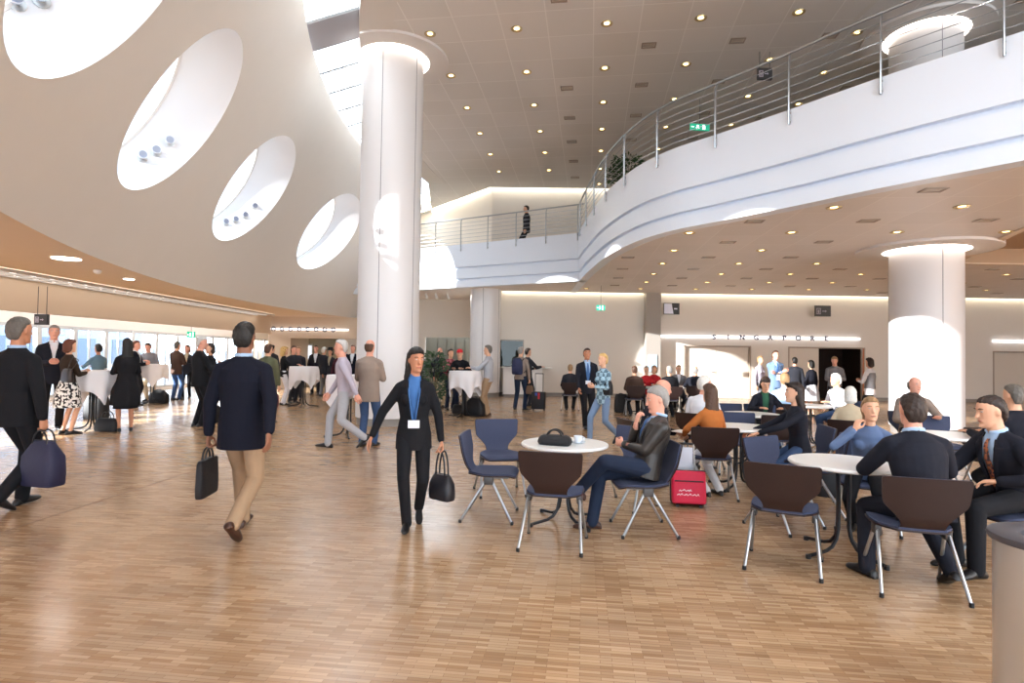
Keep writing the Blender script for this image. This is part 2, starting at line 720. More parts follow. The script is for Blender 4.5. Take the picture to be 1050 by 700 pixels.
    nr = .046 if f else .056
    b.limb([N - up * .05, N + (HC - N) * .35, hp(0, -.015, -.05)], [nr * 1.25, nr, nr], 12)
    T = [(-.09, .11, .08), (-.06, .145, .1), (0, .15, .105), (.15, .13, .095), (.34, .155, .11), (.44, .145, .095), (.50, .085, .07), (.53, .05, .05)]
    b.loft([(P + up * t, rt * a * k, fw * d * k) for t, a, d in T], 16)
    for hip, knee, ank, fr in legs:
        ra = (.074, .050, .034) if not f else (.074, .047, .031)
        calf = knee.lerp(ank, .3) - (fr @ V((0, .012, 0)))
        b.limb([hip, hip.lerp(knee, .5), knee], [ra[0], ra[0] * .86, ra[1]], 12)
        b.limb([knee, calf, ank], [ra[1] * .96, ra[1] * .98, ra[2]], 12)
        b.limb([ank + V((0, 0, -.01)) - fr @ V((0, .02, 0)), ank + fr @ V((0, .05, -.05)), ank + fr @ V((0, .12, -.062))], [.034, .024, .016], 8)
    hands = MB()
    for sg, sh, el, wr, hd, pn, cu in arms:
        am = .88 if f else 1
        bent(b, sh - (sh - N) * .10 - up * .026, el, wr, [.042 * am, .043 * am, .037 * am, .036 * am, .025 * am], 10)
        hand_mb = b if det == 3 else hands
        # thumb side: roughly forward / up of a hanging hand
        tside = V((0, 1, .3)) if abs(hd.z) > .75 else V((-sg * .6, 0, .6))
        add_hand(hand_mb, wr, hd, pn, tside, cu, 6 if det > 1 else 5)
    me = voxel(b, vox, 2)
    if hands.v:
        append_mesh(me, hands)
    link('body', me, skin_mat(skin), root, True, 0)
    # ---- face details
    if face:
        e2 = MB()
        for sg in (-1, 1):
            e1 = MB()
            br = MB()
            e1.ellipsoid(hp(sg * .031, .0815, .014), hx * .0135, hf * .0075, hu * .0058, 10, 6, 0)
            e1.ellipsoid(hp(sg * .031, .0868, .0145), hx * .0068, hf * .0036, hu * .0056, 8, 6, 1)
            br.limb([hp(sg * .017, .094, .035), hp(sg * .032, .092, .039), hp(sg * .05, .082, .034)], [.0035, .004, .0025], 6)
            if det >= 2:
                e1.build('eye', [mat('eye white', '#b7a69c', .4), mat('iris', '#2a211c', .25)], root)
                br.build('eyebrow', hair_mat(hc if hc not in ('white', 'silver') else 'grey'), root)
        e2.limb([hp(-.022, .091, -.058), hp(0, .098, -.057), hp(.022, .091, -.058)], [.003, .0045, .003], 6, flat=.8)
        if det >= 2:
            e2.build('mouth', mat('lips', '#a85f55', .5), root)
    if glasses:
        g = MB()
        for sg in (-1, 1):
            pts = [hp(sg * .033 + .022 * math.cos(t), .105, .012 + .017 * math.sin(t)) for t in [2 * PI * i / 12 for i in range(13)]]
            g.tube(pts, .0022, 5)
            g.tube([hp(sg * .055, .103, .016), hp(sg * .078, .0, .012)], .002, 5)
        g.tube([hp(-.011, .106, .014), hp(.011, .106, .014)], .002, 5)
        g.build('spectacles', M_BLACK, root)
    # ---- hair
    if hair != 'none':
        hb = MB()

        def hring(zz, yb, yf, a):
            return (hp(0, (yb + yf) / 2, zz), hx * a * kk, hf * (yf - yb) / 2)
        short = [(-.085, -.075, -.045, .045), (-.06, -.09, -.035, .066), (-.02, -.104, -.018, .0765), (.015, -.109, .012, .0805), (.045, -.109, .04, .081),
                 (.066, -.106, .076, .078), (.09, -.093, .083, .067), (.112, -.07, .068, .048), (.128, -.04, .03, .02)]
        if hair == 'short':
            hb.loft([hring(*r) for r in short], 18)
        elif hair == 'thick':
            hb.loft([hring(*q) for q in [(-.085, -.085, -.045, .05), (-.06, -.10, -.03, .071), (-.02, -.116, -.012, .083), (.015, -.121, .012, .087), (.045, -.121, .042, .087),
                                         (.066, -.118, .068, .084), (.09, -.105, .078, .073), (.112, -.083, .064, .056), (.134, -.05, .03, .03)]], 18)
        elif hair == 'receding':
            hb.loft([hring(*r) for r in short[:4]] + [hring(.045, -.109, .045, .081), hring(.066, -.106, .07, .078), hring(.09, -.093, .078, .066), hring(.112, -.07, .058, .046), hring(.126, -.045, .02, .02)], 18)
        elif hair == 'bald':
            hb.loft([hring(*r) for r in short[:4]] + [hring(.035, -.108, -.0, .077), hring(.05, -.1, -.03, .06)], 18)
        elif hair in ('bob', 'long', 'curly'):
            x_ = .014 if hair == 'curly' else 0
            drop = {'bob': -.13, 'long': -.33, 'curly': -.17}[hair]
            rings = [(drop, -.085, -.035, .05), (drop + .03, -.105, -.015, .085 if hair != 'long' else .095)]
            zz = drop + .09
            while zz < -.13:
                rings.append((zz, -.115, -.02, .1))
                zz += .06
            rings += [(-.10, -.118, .0, .094), (-.05, -.121, .022, .093), (.0, -.121, .034, .091), (.045, -.119, .045, .089), (.07, -.114, .084, .084), (.095, -.1, .094, .071),
                      (.118, -.074, .07, .05), (.134, -.04, .03, .02)]
            hb.loft([hring(a, b_ - x_, c_ + x_ * .3, d + x_) for a, b_, c_, d in rings], 20)
            if hair == 'curly':
                for q in range(46):
                    t, u = random.uniform(0, 2 * PI), random.uniform(-.15, .11)
                    if math.sin(t) > .3 and u < .07:
                        continue
                    c = hp(.1 * math.cos(t) * (1 if u < .06 else .7), -.025 + .1 * math.sin(t) * (1 if u < .06 else .8), u)
                    hb.ellipsoid(c, hx * .025, hf * .025, hu * .028, 7, 5)
        elif hair in ('pony', 'bun', 'tied'):
            hb.loft([hring(*r) for r in short], 18)
            if hair == 'bun':
                hb.ellipsoid(hp(0, -.125, .05), hx * .04, hf * .035, hu * .04, 10, 8)
            else:
                hb.limb([hp(0, -.10, .04), hp(0, -.145, -.01), hp(.01, -.14, -.1), hp(.02, -.12, -.18)], [.028, .032, .028, .012], 10)
        me = voxel(hb, .007 if det == 3 else .010, 2 if hair != 'curly' else 1)
        for v_ in me.vertices:
            c_ = v_.co
            v_.co = c_ + v_.normal * (.0024 * math.sin(c_.x * 160 + 40 * c_.z) * math.sin(c_.z * 70 + c_.y * 90) + random.uniform(-.001, .001))
        link('hair', me, hair_mat(hc), root, True, 0)
    # ---- bottoms
    if bottom == 'trousers':
        t = MB()
        t.loft([(P + up * a, rt * w * k * (1.04 if f else 1), fw * d * k) for a, w, d in ((-.10 if sit else -.13, .10, .085), (-.07 if sit else -.09, .165, .115), (0, .172, .122), (.10, .155, .112), (.12, .14, .1))], 18)
        for hip, knee, ank, fr in legs:
            w = .87 if f else 1
            low = ank + (knee - ank).normalized() * -.028
            bent(t, hip, knee, low, [.094 * w, .083 * w, .068 * w, .062 * w, .056 * w], 14)
        link('trousers', voxel(t, vox, 3), cloth_mat(bc, bk), root, True, 0)
    elif bottom == 'skirt':
        t = MB()
        hz = -.43
        ang = 18
        ring = []
        for i in range(9):
            q = i / 8
            ring.append((P + V((0, 0, .10 + (hz - .10) * q)), V((.13 + .09 * min(1, q * 2.2) + .03 * q, 0, 0)), V((0, .10 + .05 * min(1, q * 2.2) + .06 * q, 0))))
        t.loft(ring, 28)
        for i, p in enumerate(t.v):
            q = (i // 28) / 8
            a = 2 * PI * (i % 28) / 28
            t.v[i] = p + V((math.cos(a), math.sin(a), 0)) * .014 * q * math.sin(7 * a)
        t.build('skirt', cloth_mat(bc, bk), root)
    # ---- shoes
    for hip, knee, ank, fr in legs:
        sb = MB()
        w = .82 if f else 1
        R = [(-.085, .018, .03, .035), (-.072, .033, .055, .05), (-.02, .037, .09, .09), (.03, .038, .085, .08), (.08, .045, .058, .055), (.13, .045, .042, .042), (.165, .034, .034, .034), (.185, .014, .024, .024)]
        rr = []
        for yy, hw, ht, _ in R:
            rr.append((ank + fr @ V((0, yy, -.085 + ht / 2)), fr @ V((hw * w, 0, 0)), fr @ V((0, 0, ht / 2 + .004))))
        sb.loft(rr, 14)
        for i, p in enumerate(sb.v):     # flat sole
            q = fr.transposed() @ (p - ank)
            if q.z < -.083:
                q.z = -.083
                sb.v[i] = ank + fr @ q
        if f and bottom == 'skirt':
            sb.limb([ank + fr @ V((0, -.06, -.05)), ank + fr @ V((0, -.06, -.083))], [.014, .01], 8)
        sb.build('shoe', mat('shoe ' + shoe, {'black': '#141214', 'brown': '#3f261c', 'sneaker': '#6d6a68', 'white': '#c9c6c4'}[shoe], .4), root)
    # ---- tops
    TT = {'jacket': [(-.16, .188, .135), (-.02, .182, .132), (.15, .168, .122), (.34, .193, .138), (.44, .183, .122), (.50, .115, .086), (.545, .067, .066)],
          'shirt': [(-.09, .172, .122), (.0, .172, .122), (.15, .156, .114), (.34, .178, .128), (.44, .17, .114), (.50, .105, .08), (.545, .064, .062)],
          'coat': [(-.50, .235, .175), (-.30, .215, .155), (-.02, .19, .138), (.15, .174, .128), (.34, .196, .142), (.44, .186, .126), (.50, .118, .09), (.55, .068, .068)]}[top]
    TT = list(TT)
    if hem is not None:
        TT[0] = (hem, TT[0][1], TT[0][2])
    if sit and top != 'shirt' and hem is None:
        TT[0] = (-.11, .188, .14)
    t = MB()
    rings = []
    for i, (a, w, d) in enumerate(TT):
        c = P + up * a
        if top == 'coat' and a < -.1:
            c = P + V((0, 0, a))
            rings.append((c, rt * w * k, V((0, d * k, 0))))
        else:
            kf = k * (.93 if f and abs(a - .15) < .02 else 1.06 if f and a < .05 else 1)
            rings.append((c, rt * w * kf, fw * d * kf))
    t.loft(rings, 22)
    if f:
        for sg in (-1, 1):
            t.ellipsoid(tp(sg * .068, .325, .085), rt * .06, fw * .055, up * .062, 10, 8)
    for sg, sh, el, wr, hd, pn, cu in arms:
        am = .84 if f else 1
        if top == 'shirt':
            am *= .92
        d = (wr - el).normalized()
        t.limb([tp(sg * .045, .495, -.012), tp(sg * SW * .92, .432, -.008)], [.05 * am, .062 * am], 12)
        if sleeve == 'long':
            bent(t, sh - (sh - N) * .12 - up * .022, el, wr - d * .012, [.066 * am, .062 * am, .055 * am, .05 * am, .041 * am], 14)
        else:
            t.limb([sh - (sh - N) * .10 - up * .004, sh.lerp(el, .5), sh.lerp(el, .72)], [.066 * am, .06 * am, .057 * am], 14)
    me = voxel(t, vox, 3)
    Pi = P.copy()

    def loc(c):
        d = c - Pi
        return d.dot(rt), d.dot(up), d.dot(fw)
    if shirt and vneck is not None:
        def vcut(c):
            a, t_, d = loc(c)
            return d > .02 and vneck < t_ < .6 and abs(a) < .010 + .062 * k * (t_ - vneck) / .3 and abs(a) < .062
        cut_faces(me, vcut)
    link({'jacket': 'jacket', 'shirt': 'shirt', 'coat': 'coat'}[top], me, cloth_mat(tc, tk), root, True, 0)
    if shirt:
        s = MB()
        s.loft([(P + up * a, rt * w * k * .93, fw * d * k * .93) for a, w, d in ((.02, .16, .118), (.15, .155, .112), (.34, .178, .128), (.44, .165, .113), (.50, .105, .082), (.545, .066, .066), (.565, .061, .062))], 20)
        s.build('shirt', cloth_mat(shirt), root)
        if det >= 2 and not f:
            c = MB()
            for sg in (-1, 1):
                pts = [(P + up * .555 + (rt * math.sin(a) * .066 + fw * math.cos(a) * .068) * k) for a in [sg * R_(q) for q in (12, 50, 90, 130, 175)]]
                c.limb(pts, [.011, .013, .014, .014, .014], 6, flat=.5)
            c.build('collar', cloth_mat(shirt), root)
        if det >= 2 and vneck is not None and top != 'shirt':
            L = MB()
            for sg in (-1, 1):
                pts = []
                for q in range(6):
                    t_ = vneck + (.5 - vneck) * q / 5
                    aa = sg * (.012 + .06 * k * (t_ - vneck) / .3)
                    dd = (.134 - .05 * max(0, t_ - .34) / .16) * k + .004 if t_ > .3 else .128 * k + .008
                    pts.append(tp(min(.064, abs(aa)) * sg + sg * .008, t_, dd * math.sqrt(max(.3, 1 - (aa / .19) ** 2)) + .004))
                L.limb(pts, [.008, .016, .022, .024, .02, .016], 8, flat=.3, hint=rt)
            L.build('lapels', cloth_mat(tc, tk), root)
    if tie:
        s = MB()
        tl = [(.50, .074, .013), (.47, .103, .016), (.44, .115, .02), (.34, .128, .027), (.22, .118, .034), (.10, .115, .036), (.05, .117, .01)]
        s.loft([(tp(0, a, d * k + .004), rt * w, fw * .006) for a, d, w in tl], 10)
        s.build('tie', mat('tie ' + tie, CLOTHC.get(tie, '#7b3b2a'), .6) if tie != 'floral' else print_mat('floral tie', '#2b2430', '#a8633f', 40), root)
    if lanyard:
        s = MB()
        for sg in (-1, 1):
            s.limb([tp(sg * .06, .50, .05), tp(sg * .05, .38, .15 * k), tp(sg * .015, .14, .145 * k)], [.006, .006, .006], 6, flat=.4, hint=rt)
        s.build('lanyard', cloth_mat('blue'), root)
        s = MB()
        s.rbox((-.055, -.004, -.075), (.055, .004, .0), .004)
        Mx = Matrix((rt, fw, up)).transposed().to_4x4()
        Mx.translation = tp(0, .13, .155 * k)
        s.v = [Mx @ p for p in s.v]
        s.build('badge', mat('white badge card', '#dfe0ea', .5), root)
    if vest:
        s = MB()
        s.loft([(P + up * a, rt * w * k * 1.05, fw * d * k * 1.07) for a, w, d in ((-.05, .18, .13), (.15, .166, .122), (.34, .186, .136), (.43, .17, .118))], 20)
        s.build('waistcoat', cloth_mat(vest), root)
    M = Matrix.Translation((x, y, z)) @ Matrix.Rotation(-R_(h), 4, 'Z') @ Matrix.Scale(H / 1.75, 4)
    info = {'root': root, 'M': M, 'wr': [M @ a[3] for a in arms], 'grip': [M @ (a[3] + a[4] * .105) for a in arms], 'tp': lambda a, t_, d: M @ tp(a, t_, d), 'up': (M.to_3x3() @ up).normalized(),
            'rt': (M.to_3x3() @ rt).normalized(), 'fw': (M.to_3x3() @ fw).normalized(), 'hp': lambda a, b_, c: M @ hp(a, b_, c)}
    PEOPLE.append(info)
    return info

# =================================================================== SETTING
CX, CY = 18.0, 17.0             # axis of the round hall


def arc_pt(r, y, z=0, side=-1):
    return V((CX + side * math.sqrt(r * r - (y - CY) ** 2), y, z))


def cone_r(z):
    return 25.9 - (z - 3.0) * 0.61


# ---- floor
M_FLOOR = brick_mat('mosaic parquet', '#c3a482', '#9e7b59', '#866549', .16, .026, .0012, rot=R_(7), offset=.37, rough=.27, noise=.22, nscale=1.3, spec=.6, coat=.25)
nt = M_FLOOR.node_tree
# a second, larger block pattern so that the mosaic reads in square fields, as laid
_br = nt.nodes.new('ShaderNodeTexBrick')
_br.offset = 0.5
_br.inputs['Color1'].default_value = (1.06, 1.05, 1.04, 1)
_br.inputs['Color2'].default_value = (.86, .85, .84, 1)
_br.inputs['Mortar'].default_value = (.92, .92, .92, 1)
_br.inputs['Scale'].default_value = 1
_br.inputs['Mortar Size'].default_value = .001
_br.inputs['Brick Width'].default_value = .32
_br.inputs['Row Height'].default_value = .16
_mp = [n for n in nt.nodes if n.type == 'MAPPING'][0]
nt.links.new(_mp.outputs['Vector'], _br.inputs['Vector'])
_mx = nt.nodes.new('ShaderNodeMix')
_mx.data_type = 'RGBA'
_mx.blend_type = 'MULTIPLY'
_mx.inputs['Factor'].default_value = 1
_bs = nt.nodes['Principled BSDF']
_src = _bs.inputs['Base Color'].links[0].from_socket
nt.links.new(_src, _mx.inputs['A'])
nt.links.new(_br.outputs['Color'], _mx.inputs['B'])
nt.links.new(_mx.outputs['Result'], _bs.inputs['Base Color'])

m = MB()
m.box((-15, -9, -.1), (22, 34, 0))
struct(m.build('floor', M_FLOOR, smooth=False))
# expansion joint in the floor
m = MB()
p0, p1 = atz(0, 546, .0), atz(330, 441, .0)
d = (p1 - p0).normalized()
q = V((-d.y, d.x, 0)) * .006
p0 = p0 - d * 2
b = len(m.v)
for z in (.0005, .002):
    m.v += [p0 - q + V((0, 0, z)), p1 - q + V((0, 0, z)), p1 + q + V((0, 0, z)), p0 + q + V((0, 0, z))]
for f in ((3, 2, 1, 0), (4, 5, 6, 7), (0, 1, 5, 4), (1, 2, 6, 5), (2, 3, 7, 6), (3, 0, 4, 7)):
    m.addf(f)
struct(m.build('trim_1', mat('expansion joint', '#6e5038', .6), smooth=False))

# ---- the leaning drum wall with its round light wells
HOLES = [V((-3.87, 5.02, 5.28)), V((-5.10, 9.15, 5.25)), V((-6.08, 14.05, 5.4)), V((-6.08, 19.6, 5.55))]
SUN = V((1.70, 1.0, -.60)).normalized()
HR_ = 1.42


def on_cone(p, a):
    """slide p along a until it lies on the drum"""
    lo, hi = -3.0, 3.0
    f = lambda t: math.hypot(p.x + a.x * t - CX, p.y + a.y * t - CY) - cone_r(p.z + a.z * t)
    for _ in range(50):
        mid = (lo + hi) / 2
        if f(mid) > 0:
            hi = mid
        else:
            lo = mid
    return p + a * ((lo + hi) / 2)


wells = []
for c in HOLES:
    radial = V((c.x - CX, c.y - CY, 0)).normalized()
    ax = (radial * .3 - SUN * .7).normalized()
    c = on_cone(c, ax)
    u = ax.cross(V((0, 0, 1))).normalized()
    w = u.cross(ax).normalized()
    loop = [on_cone(c + (u * math.cos(t) + w * math.sin(t)) * HR_, ax) for t in [2 * PI * i / 64 for i in range(64)]]
    wells.append((c, ax, u, w, loop))


def to_sz(p):
    return math.atan2(p.y - CY, -(p.x - CX)) * 24, p.z


def from_sz(s, z):
    a = s / 24
    r = cone_r(z)
    return V((CX - r * math.cos(a), CY + r * math.sin(a), z))


s_lo, s_hi = to_sz(V((-2, -9, 3)))[0], to_sz(arc_pt(25.9, 24.4))[0]
s_top = to_sz(arc_pt(22.85, 21.0))[0]
NS, NZ = 110, 20
verts, edges, loops2 = [], [], []
for c, ax, u, w, loop in wells:
    L = [V(to_sz(p)) for p in loop]
    loops2.append(L)
    b = len(verts)
    verts += L
    edges += [(b + i, b + (i + 1) % 64) for i in range(64)]


def inside(p, L):
    n = False
    for i in range(len(L)):
        a, b_ = L[i], L[i - 1]
        if (a.y > p.y) != (b_.y > p.y) and p.x < (b_.x - a.x) * (p.y - a.y) / (b_.y - a.y) + a.x:
            n = not n
    return n


for i in range(NS + 1):
    for j in range(NZ + 1):
        z = 3 + 5 * j / NZ
        hi = s_hi + (s_top - s_hi) * j / NZ
        p = V((s_lo + (hi - s_lo) * i / NS, z))
        if any(inside(p, L) or min((p - q).length for q in L) < .06 for L in loops2):
            continue
        verts.append(p)
vo, _, fo, _, _, _ = geometry.delaunay_2d_cdt(verts, edges, [], 0, 1e-6)
m = MB()
m.v = [from_sz(p.x, p.y) for p in vo]
for f in fo:
    c = V((sum(vo[i].x for i in f) / len(f), sum(vo[i].y for i in f) / len(f)))
    if any(inside(c, L) for L in loops2):
        continue
    m.addf(tuple(f))
o = struct(m.build('wall_atrium', M_CONE))
o.data.set_sharp_from_angle(angle=R_(70))
# flat flange on top of the drum wall, carrying the skylight
m = MB()
pts = [from_sz(s_lo + (s_top - s_lo) * i / 70, 8.0) for i in range(71)]
for p in pts:
    rad = V((p.x - CX, p.y - CY, 0)).normalized()
    m.v += [p + rad * .02, p + rad * .5, p + rad * .5 + V((0, 0, .06)), p + rad * .02 + V((0, 0, .06))]
for i in range(70):
    for k in range(4):
        a, c = i * 4 + k, i * 4 + (k + 1) % 4
        m.addf((a, c, c + 4, a + 4))
struct(m.build('trim_2', M_CONE))

# closing panel from drum end to upper rear wall, added to block leaking sun
m = MB()
A_ = [from_sz(s_hi + (s_top - s_hi) * j / 12, 3 + 5 * j / 12) for j in range(13)]
B_ = [V((-4.8, 29, p.z)) for p in A_]
m.v = A_ + B_
for j in range(12):
    m.addf((j, 13 + j, 14 + j, j + 1))
struct(m.build('wall_atrium_closing', M_CONE))

# ---- light wells: reveal, pane, rim
WELL_LEN = .95
for i, (c, ax, u, w, loop) in enumerate(wells):
    m = MB()
    nl = 64
    far = []
    for p in loop:
        far.append(p + ax * WELL_LEN)
    m.v = list(loop) + far
    for k in range(nl):
        e = (k + 1) % nl
        m.addf((k, nl + k, nl + e, e))
    o = struct(m.build('window_%d' % (i + 1), M_REVEAL))
    g = MB()
    g.v = [p - ax * .02 for p in far]
    g.addf(tuple(range(nl)))
    g.build('pane', glass('tinted skylight glass', (.25, .26, .27), .04), o, smooth=False)
    fr = MB()
    ring = [p - ax * .02 for p in far]
    fr.tube(ring + [ring[0]], .04, 6)
    fr.build('window_frame', M_WHITE, o)

# small round spotlights standing on the lower reveal of each well
spot_proto = None


def spotlight(loc, aim, up, label, group):
    global spot_proto
    r = thing('spotlight', label, 'spotlight', loc, 0, group)
    m = MB()
    m.lathe([(.075, 0), (.08, .01), (.08, .02), (.05, .028)], 20)
    Mz = V((0, 0, 1)).rotation_difference(up).to_matrix().to_4x4()
    m.v = [Mz @ p for p in m.v]
    m.limb([up * .02, up * .07], [.015, .015], 8)
    m.build('mount', M_STEEL, r)
    m = MB()
    c = up * .11
    m.limb([c - aim * .05, c + aim * .02, c + aim * .06], [.055, .065, .07], 16, caps=False)
    m.build('lamp_housing', mat('lamp housing silver', '#c6c9d2', .35, metal=.5), r)
    m = MB()
    m.limb([c + aim * .055, c + aim * .062], [.06, .06], 16, caps=False)
    m.build('lens', mat('lamp lens', '#8b93a8', .1), r)
    return r


for i, spec in enumerate([((18, 6), (43, 2)), ((146, 163), (160, 157), (174, 146)), ((231, 230), (241, 227), (251, 222), (261, 212)), ()]):
    c, ax, u, w, loop = wells[i]
    for px, py in spec:
        dd = ray(px, py)
        # hit the reveal cylinder
        t, hit = 3.0, None
        prev = None
        while t < 40:
            p = CAMP + dd * t
            rel = p - c
            rad = (rel - ax * rel.dot(ax))
            s = rad.length - HR_
            if prev is not None and prev < 0 <= s and math.hypot(p.x - CX, p.y - CY) >= cone_r(p.z) - .05:
                hit = (p, -rad.normalized())
                break
            prev = s
            t += .01
        if hit:
            spotlight(hit[0] + hit[1] * .0, (V((.6, -.6, -.25)) + hit[1] * .3).normalized(), hit[1],
                      'small silver spotlight inside %s round light well of the sloped wall' % ('the nearest', 'the second', 'the third')[i],
                      'spotlights in the %s light well' % ('nearest', 'second', 'third')[i])

# ---- hung ceiling under the drum, at the left
arc = [arc_pt(25.9, y, 3.0) for y in [-3.5 + i * (24.4 + 3.5) / 60 for i in range(61)]]
LOW = [V((5, -9, 3))] + arc + [V((-5.0, 25.6, 3)), V((-5.0, 33, 3)), V((-10.15, 33, 3)), V((-10.15, -9, 3))]


def flat_poly(pts, name, material, thick=0.0, holes=()):
    vs, es = [], []
    for L in [pts] + list(holes):
        b = len(vs)
        vs += [V((p[0], p[1])) for p in L]
        es += [(b + i, b + (i + 1) % len(L)) for i in range(len(L))]
    z = pts[0][2]
    vo, _, fo, _, _, _ = geometry.delaunay_2d_cdt(vs, es, [], 1 if not holes else 0, 1e-6)
    m = MB()
    m.v = [V((p.x, p.y, z)) for p in vo]
    P2 = [V((p[0], p[1])) for p in pts]
    H2 = [[V((p[0], p[1])) for p in h] for h in holes]
    for f in fo:
        c = V((sum(vo[i].x for i in f) / len(f), sum(vo[i].y for i in f) / len(f)))
        if not inside(c, P2) or any(inside(c, h) for h in H2):
            continue
        m.addf(tuple(f))
    if thick:
        n = len(m.v)
        F = list(m.f)
        m.v += [p + V((0, 0, thick)) for p in m.v[:n]]
        for f in F:
            m.addf(tuple(n + i for i in reversed(f)))
    return struct(m.build(name, material, smooth=False))


flat_poly(LOW, 'ceiling_low', M_TANC, .12)
# strip of ceiling between the bulkhead and the windows
flat_poly([V((-10.3, -9, 2.98)), V((-10.3, 33, 2.98)), V((-14, 33, 2.98)), V((-14, -9, 2.98))], 'ceiling_window_bay', M_WHITE, .1)
# bulkhead
m = MB()
m.box((-10.3, -9, 2.27), (-10.1, 28, 3.0))
struct(m.build('wall_bulkhead', M_TAN, smooth=False))
# light slot along the bulkhead with cross louvres
m = MB()
m.box((-10.05, 2.5, 2.965), (-9.4, 23, 2.985))
slot = m.build('linear_light', M_SLOT, smooth=False)
tag(slot, 'long louvred light slot in tan ceiling along the left bulkhead', 'light')
m = MB()
for i in range(42):
    y = 2.7 + i * .48
    m.box((-10.05, y, 2.93), (-9.4, y + .06, 2.965))
for q in range(3):
    m.box((-10.08 + q * .34, 2.4, 2.925), (-10.05 + q * .34, 23, 2.985))
m.build('louvre', mat('louvre grey', '#b9b4b0', .5), slot, smooth=False)
# cold tube above the windows
m = MB()
m.limb([V((-11.6, 3, 2.9)), V((-11.6, 28, 2.9))], [.04, .04], 8)
tag(m.build('tube_light', mat('cold tube', '#ffffff', .5, emit=30.0)), 'long white tube light behind the tan bulkhead above windows', 'light')

# ---- window wall at the far left
WX = -13.5
m = MB()
m.box((WX - .15, -9, 2.2), (WX, 33, 3.1))
m.box((WX - .12, -9, 0), (WX, 33, .08))
struct(m.build('wall_left', M_WHITE, smooth=False))
n = 5
wproto = None
M_FRAME = mat('pale aluminium frame', '#c4c7ca', .4, metal=.3)
for i in range(24):
    y = 0.0 + i * 1.38
    m = MB()
    m.box((WX - .1, y, .08), (WX + .02, y + .16, 2.2))
    m.box((WX - .08, y + .16, 2.1), (WX, y + 1.38, 2.2))
    m.box((WX - .08, y + .16, .08), (WX, y + 1.38, .16))
    m.box((WX - .06, y + .70, .16), (WX - .01, y + .75, 2.1))
    o = struct(m.build('window_%d' % n, M_FRAME, smooth=False))
    n += 1
    g = MB()
    g.box((WX - .05, y + .16, .16), (WX - .04, y + 1.38, 2.1))
    g.build('pane', M_GLASS, o, smooth=False)
WN = n
m = MB()
m.box((-15, 32.6, 0), (-4.9, 33, 3.1))
struct(m.build('wall_far_left', M_TAN, smooth=False))
# pale building across the street, seen through the panes
r = thing('building', 'pale blue-grey building outside behind the row of windows', 'building', (-24, 12, 0))
m = MB()
m.box((-3, -24, 0), (0, 26, 5.3))
m.build('facade', mat('outside facade', '#93a2b4', .8), r, smooth=False)
for i in range(16):
    for zz in (.6, 2.9):
        m = MB()
        m.box((-.02, -22 + i * 3, zz), (.04, -20.4 + i * 3, zz + 1.5))
        m.build('window', mat('outside window', '#55677c', .2), r, smooth=False)
m = MB()
m.box((-40, -40, -.25), (-13.7, 70, -.12))
struct(m.build('ground_outside', mat('outside paving', '#b5b7ba', .9), smooth=False))

# ---- far left end: lintel wall with lettered light strip, deeper wall behind
m = MB()
m.box((-9.6, 24.5, 2.1), (-4.6, 24.7, 3.0))
m.box((-10.25, 24.5, 0), (-9.3, 24.7, 2.1))
m.box((-10.25, 24.5, 2.1), (-9.6, 24.7, 3.0))
m.box((-9.6, 24.6, 0), (-9.4, 33, 3))
struct(m.build('wall_portal', M_TAN, smooth=False))
m = MB()
m.box((-9.4, 27, 0), (-4.6, 27.15, 3.0))
struct(m.build('wall_portal_rear', mat('grey green plaster', '#a59f8b', .7), smooth=False))

# ---- back wall of the hall
BY = 22.0
m = MB()
X0 = -1.3
# openings: (x0, x1, top)
ops = [(aty(701, 380, BY).x, aty(770, 380, BY).x, 2.0), (aty(808, 380, BY).x, aty(887, 380, BY).x, 2.0), (aty(1018, 380, BY).x, aty(1018, 380, BY).x + 2.6, 1.95)]
win = (aty(511, 360, BY).x, aty(537, 360, BY).x, 1.08, 2.1)
x = X0
for a, b_, top in [(win[0], win[1], None)] + ops:
    m.box((x, BY, 0), (a, BY + .2, 4.3))
    if top is None:
        m.box((a, BY, 0), (b_, BY + .2, win[2]))
        m.box((a, BY, win[3]), (b_, BY + .2, 4.3))
    else:
        m.box((a, BY, top), (b_, BY + .2, 4.3))
    x = b_
m.box((x, BY, 0), (22, BY + .2, 4.3))
struct(m.build('wall_back', M_WALL, smooth=False))
m = MB()
xs = [X0, ops[0][0], ops[0][1], ops[1][0], ops[1][1], ops[2][0], ops[2][1], 22]
for i in range(0, 8, 2):
    m.box((xs[i], BY - .025, 0), (xs[i + 1], BY - .002, .13))
struct(m.build('baseboard_back', M_BASE, smooth=False))
# pilaster between the two wall fields
pa, pb = aty(662.5, 350, 21.6).x, aty(677.5, 350, 21.6).x
m = MB()
m.box((pa, 21.6, 0), (pb, BY, 3.95))
struct(m.build('column_pilaster', M_GREY, smooth=False))


# doors
def door(n, x0, x1, top, leaves, open_leaf=False):
    f = MB()
    for a, b_ in ((x0, x0 + .05), (x1 - .05, x1)):
        f.box((a, BY - .012, 0), (b_, BY + .22, top))
    f.box((x0, BY - .012, top - .05), (x1, BY + .22, top))
    o = struct(f.build('door_%d' % n, mat('door frame', '#a8998a', .5), smooth=False))
    for a, b_ in leaves:
        l = MB()
        l.box((a + .006, BY + .10, .01), (b_ - .006, BY + .15, top - .055))
        lf = l.build('door_leaf', M_DOOR, o, smooth=False)
        h = MB()
        h.limb([V((b_ - .09, BY + .10, 1.0)), V((b_ - .09, BY + .05, 1.0)), V((b_ - .22, BY + .05, 1.0))], [.012, .012, .012], 8)
        h.build('door_handle', M_STEEL, lf)
    return o


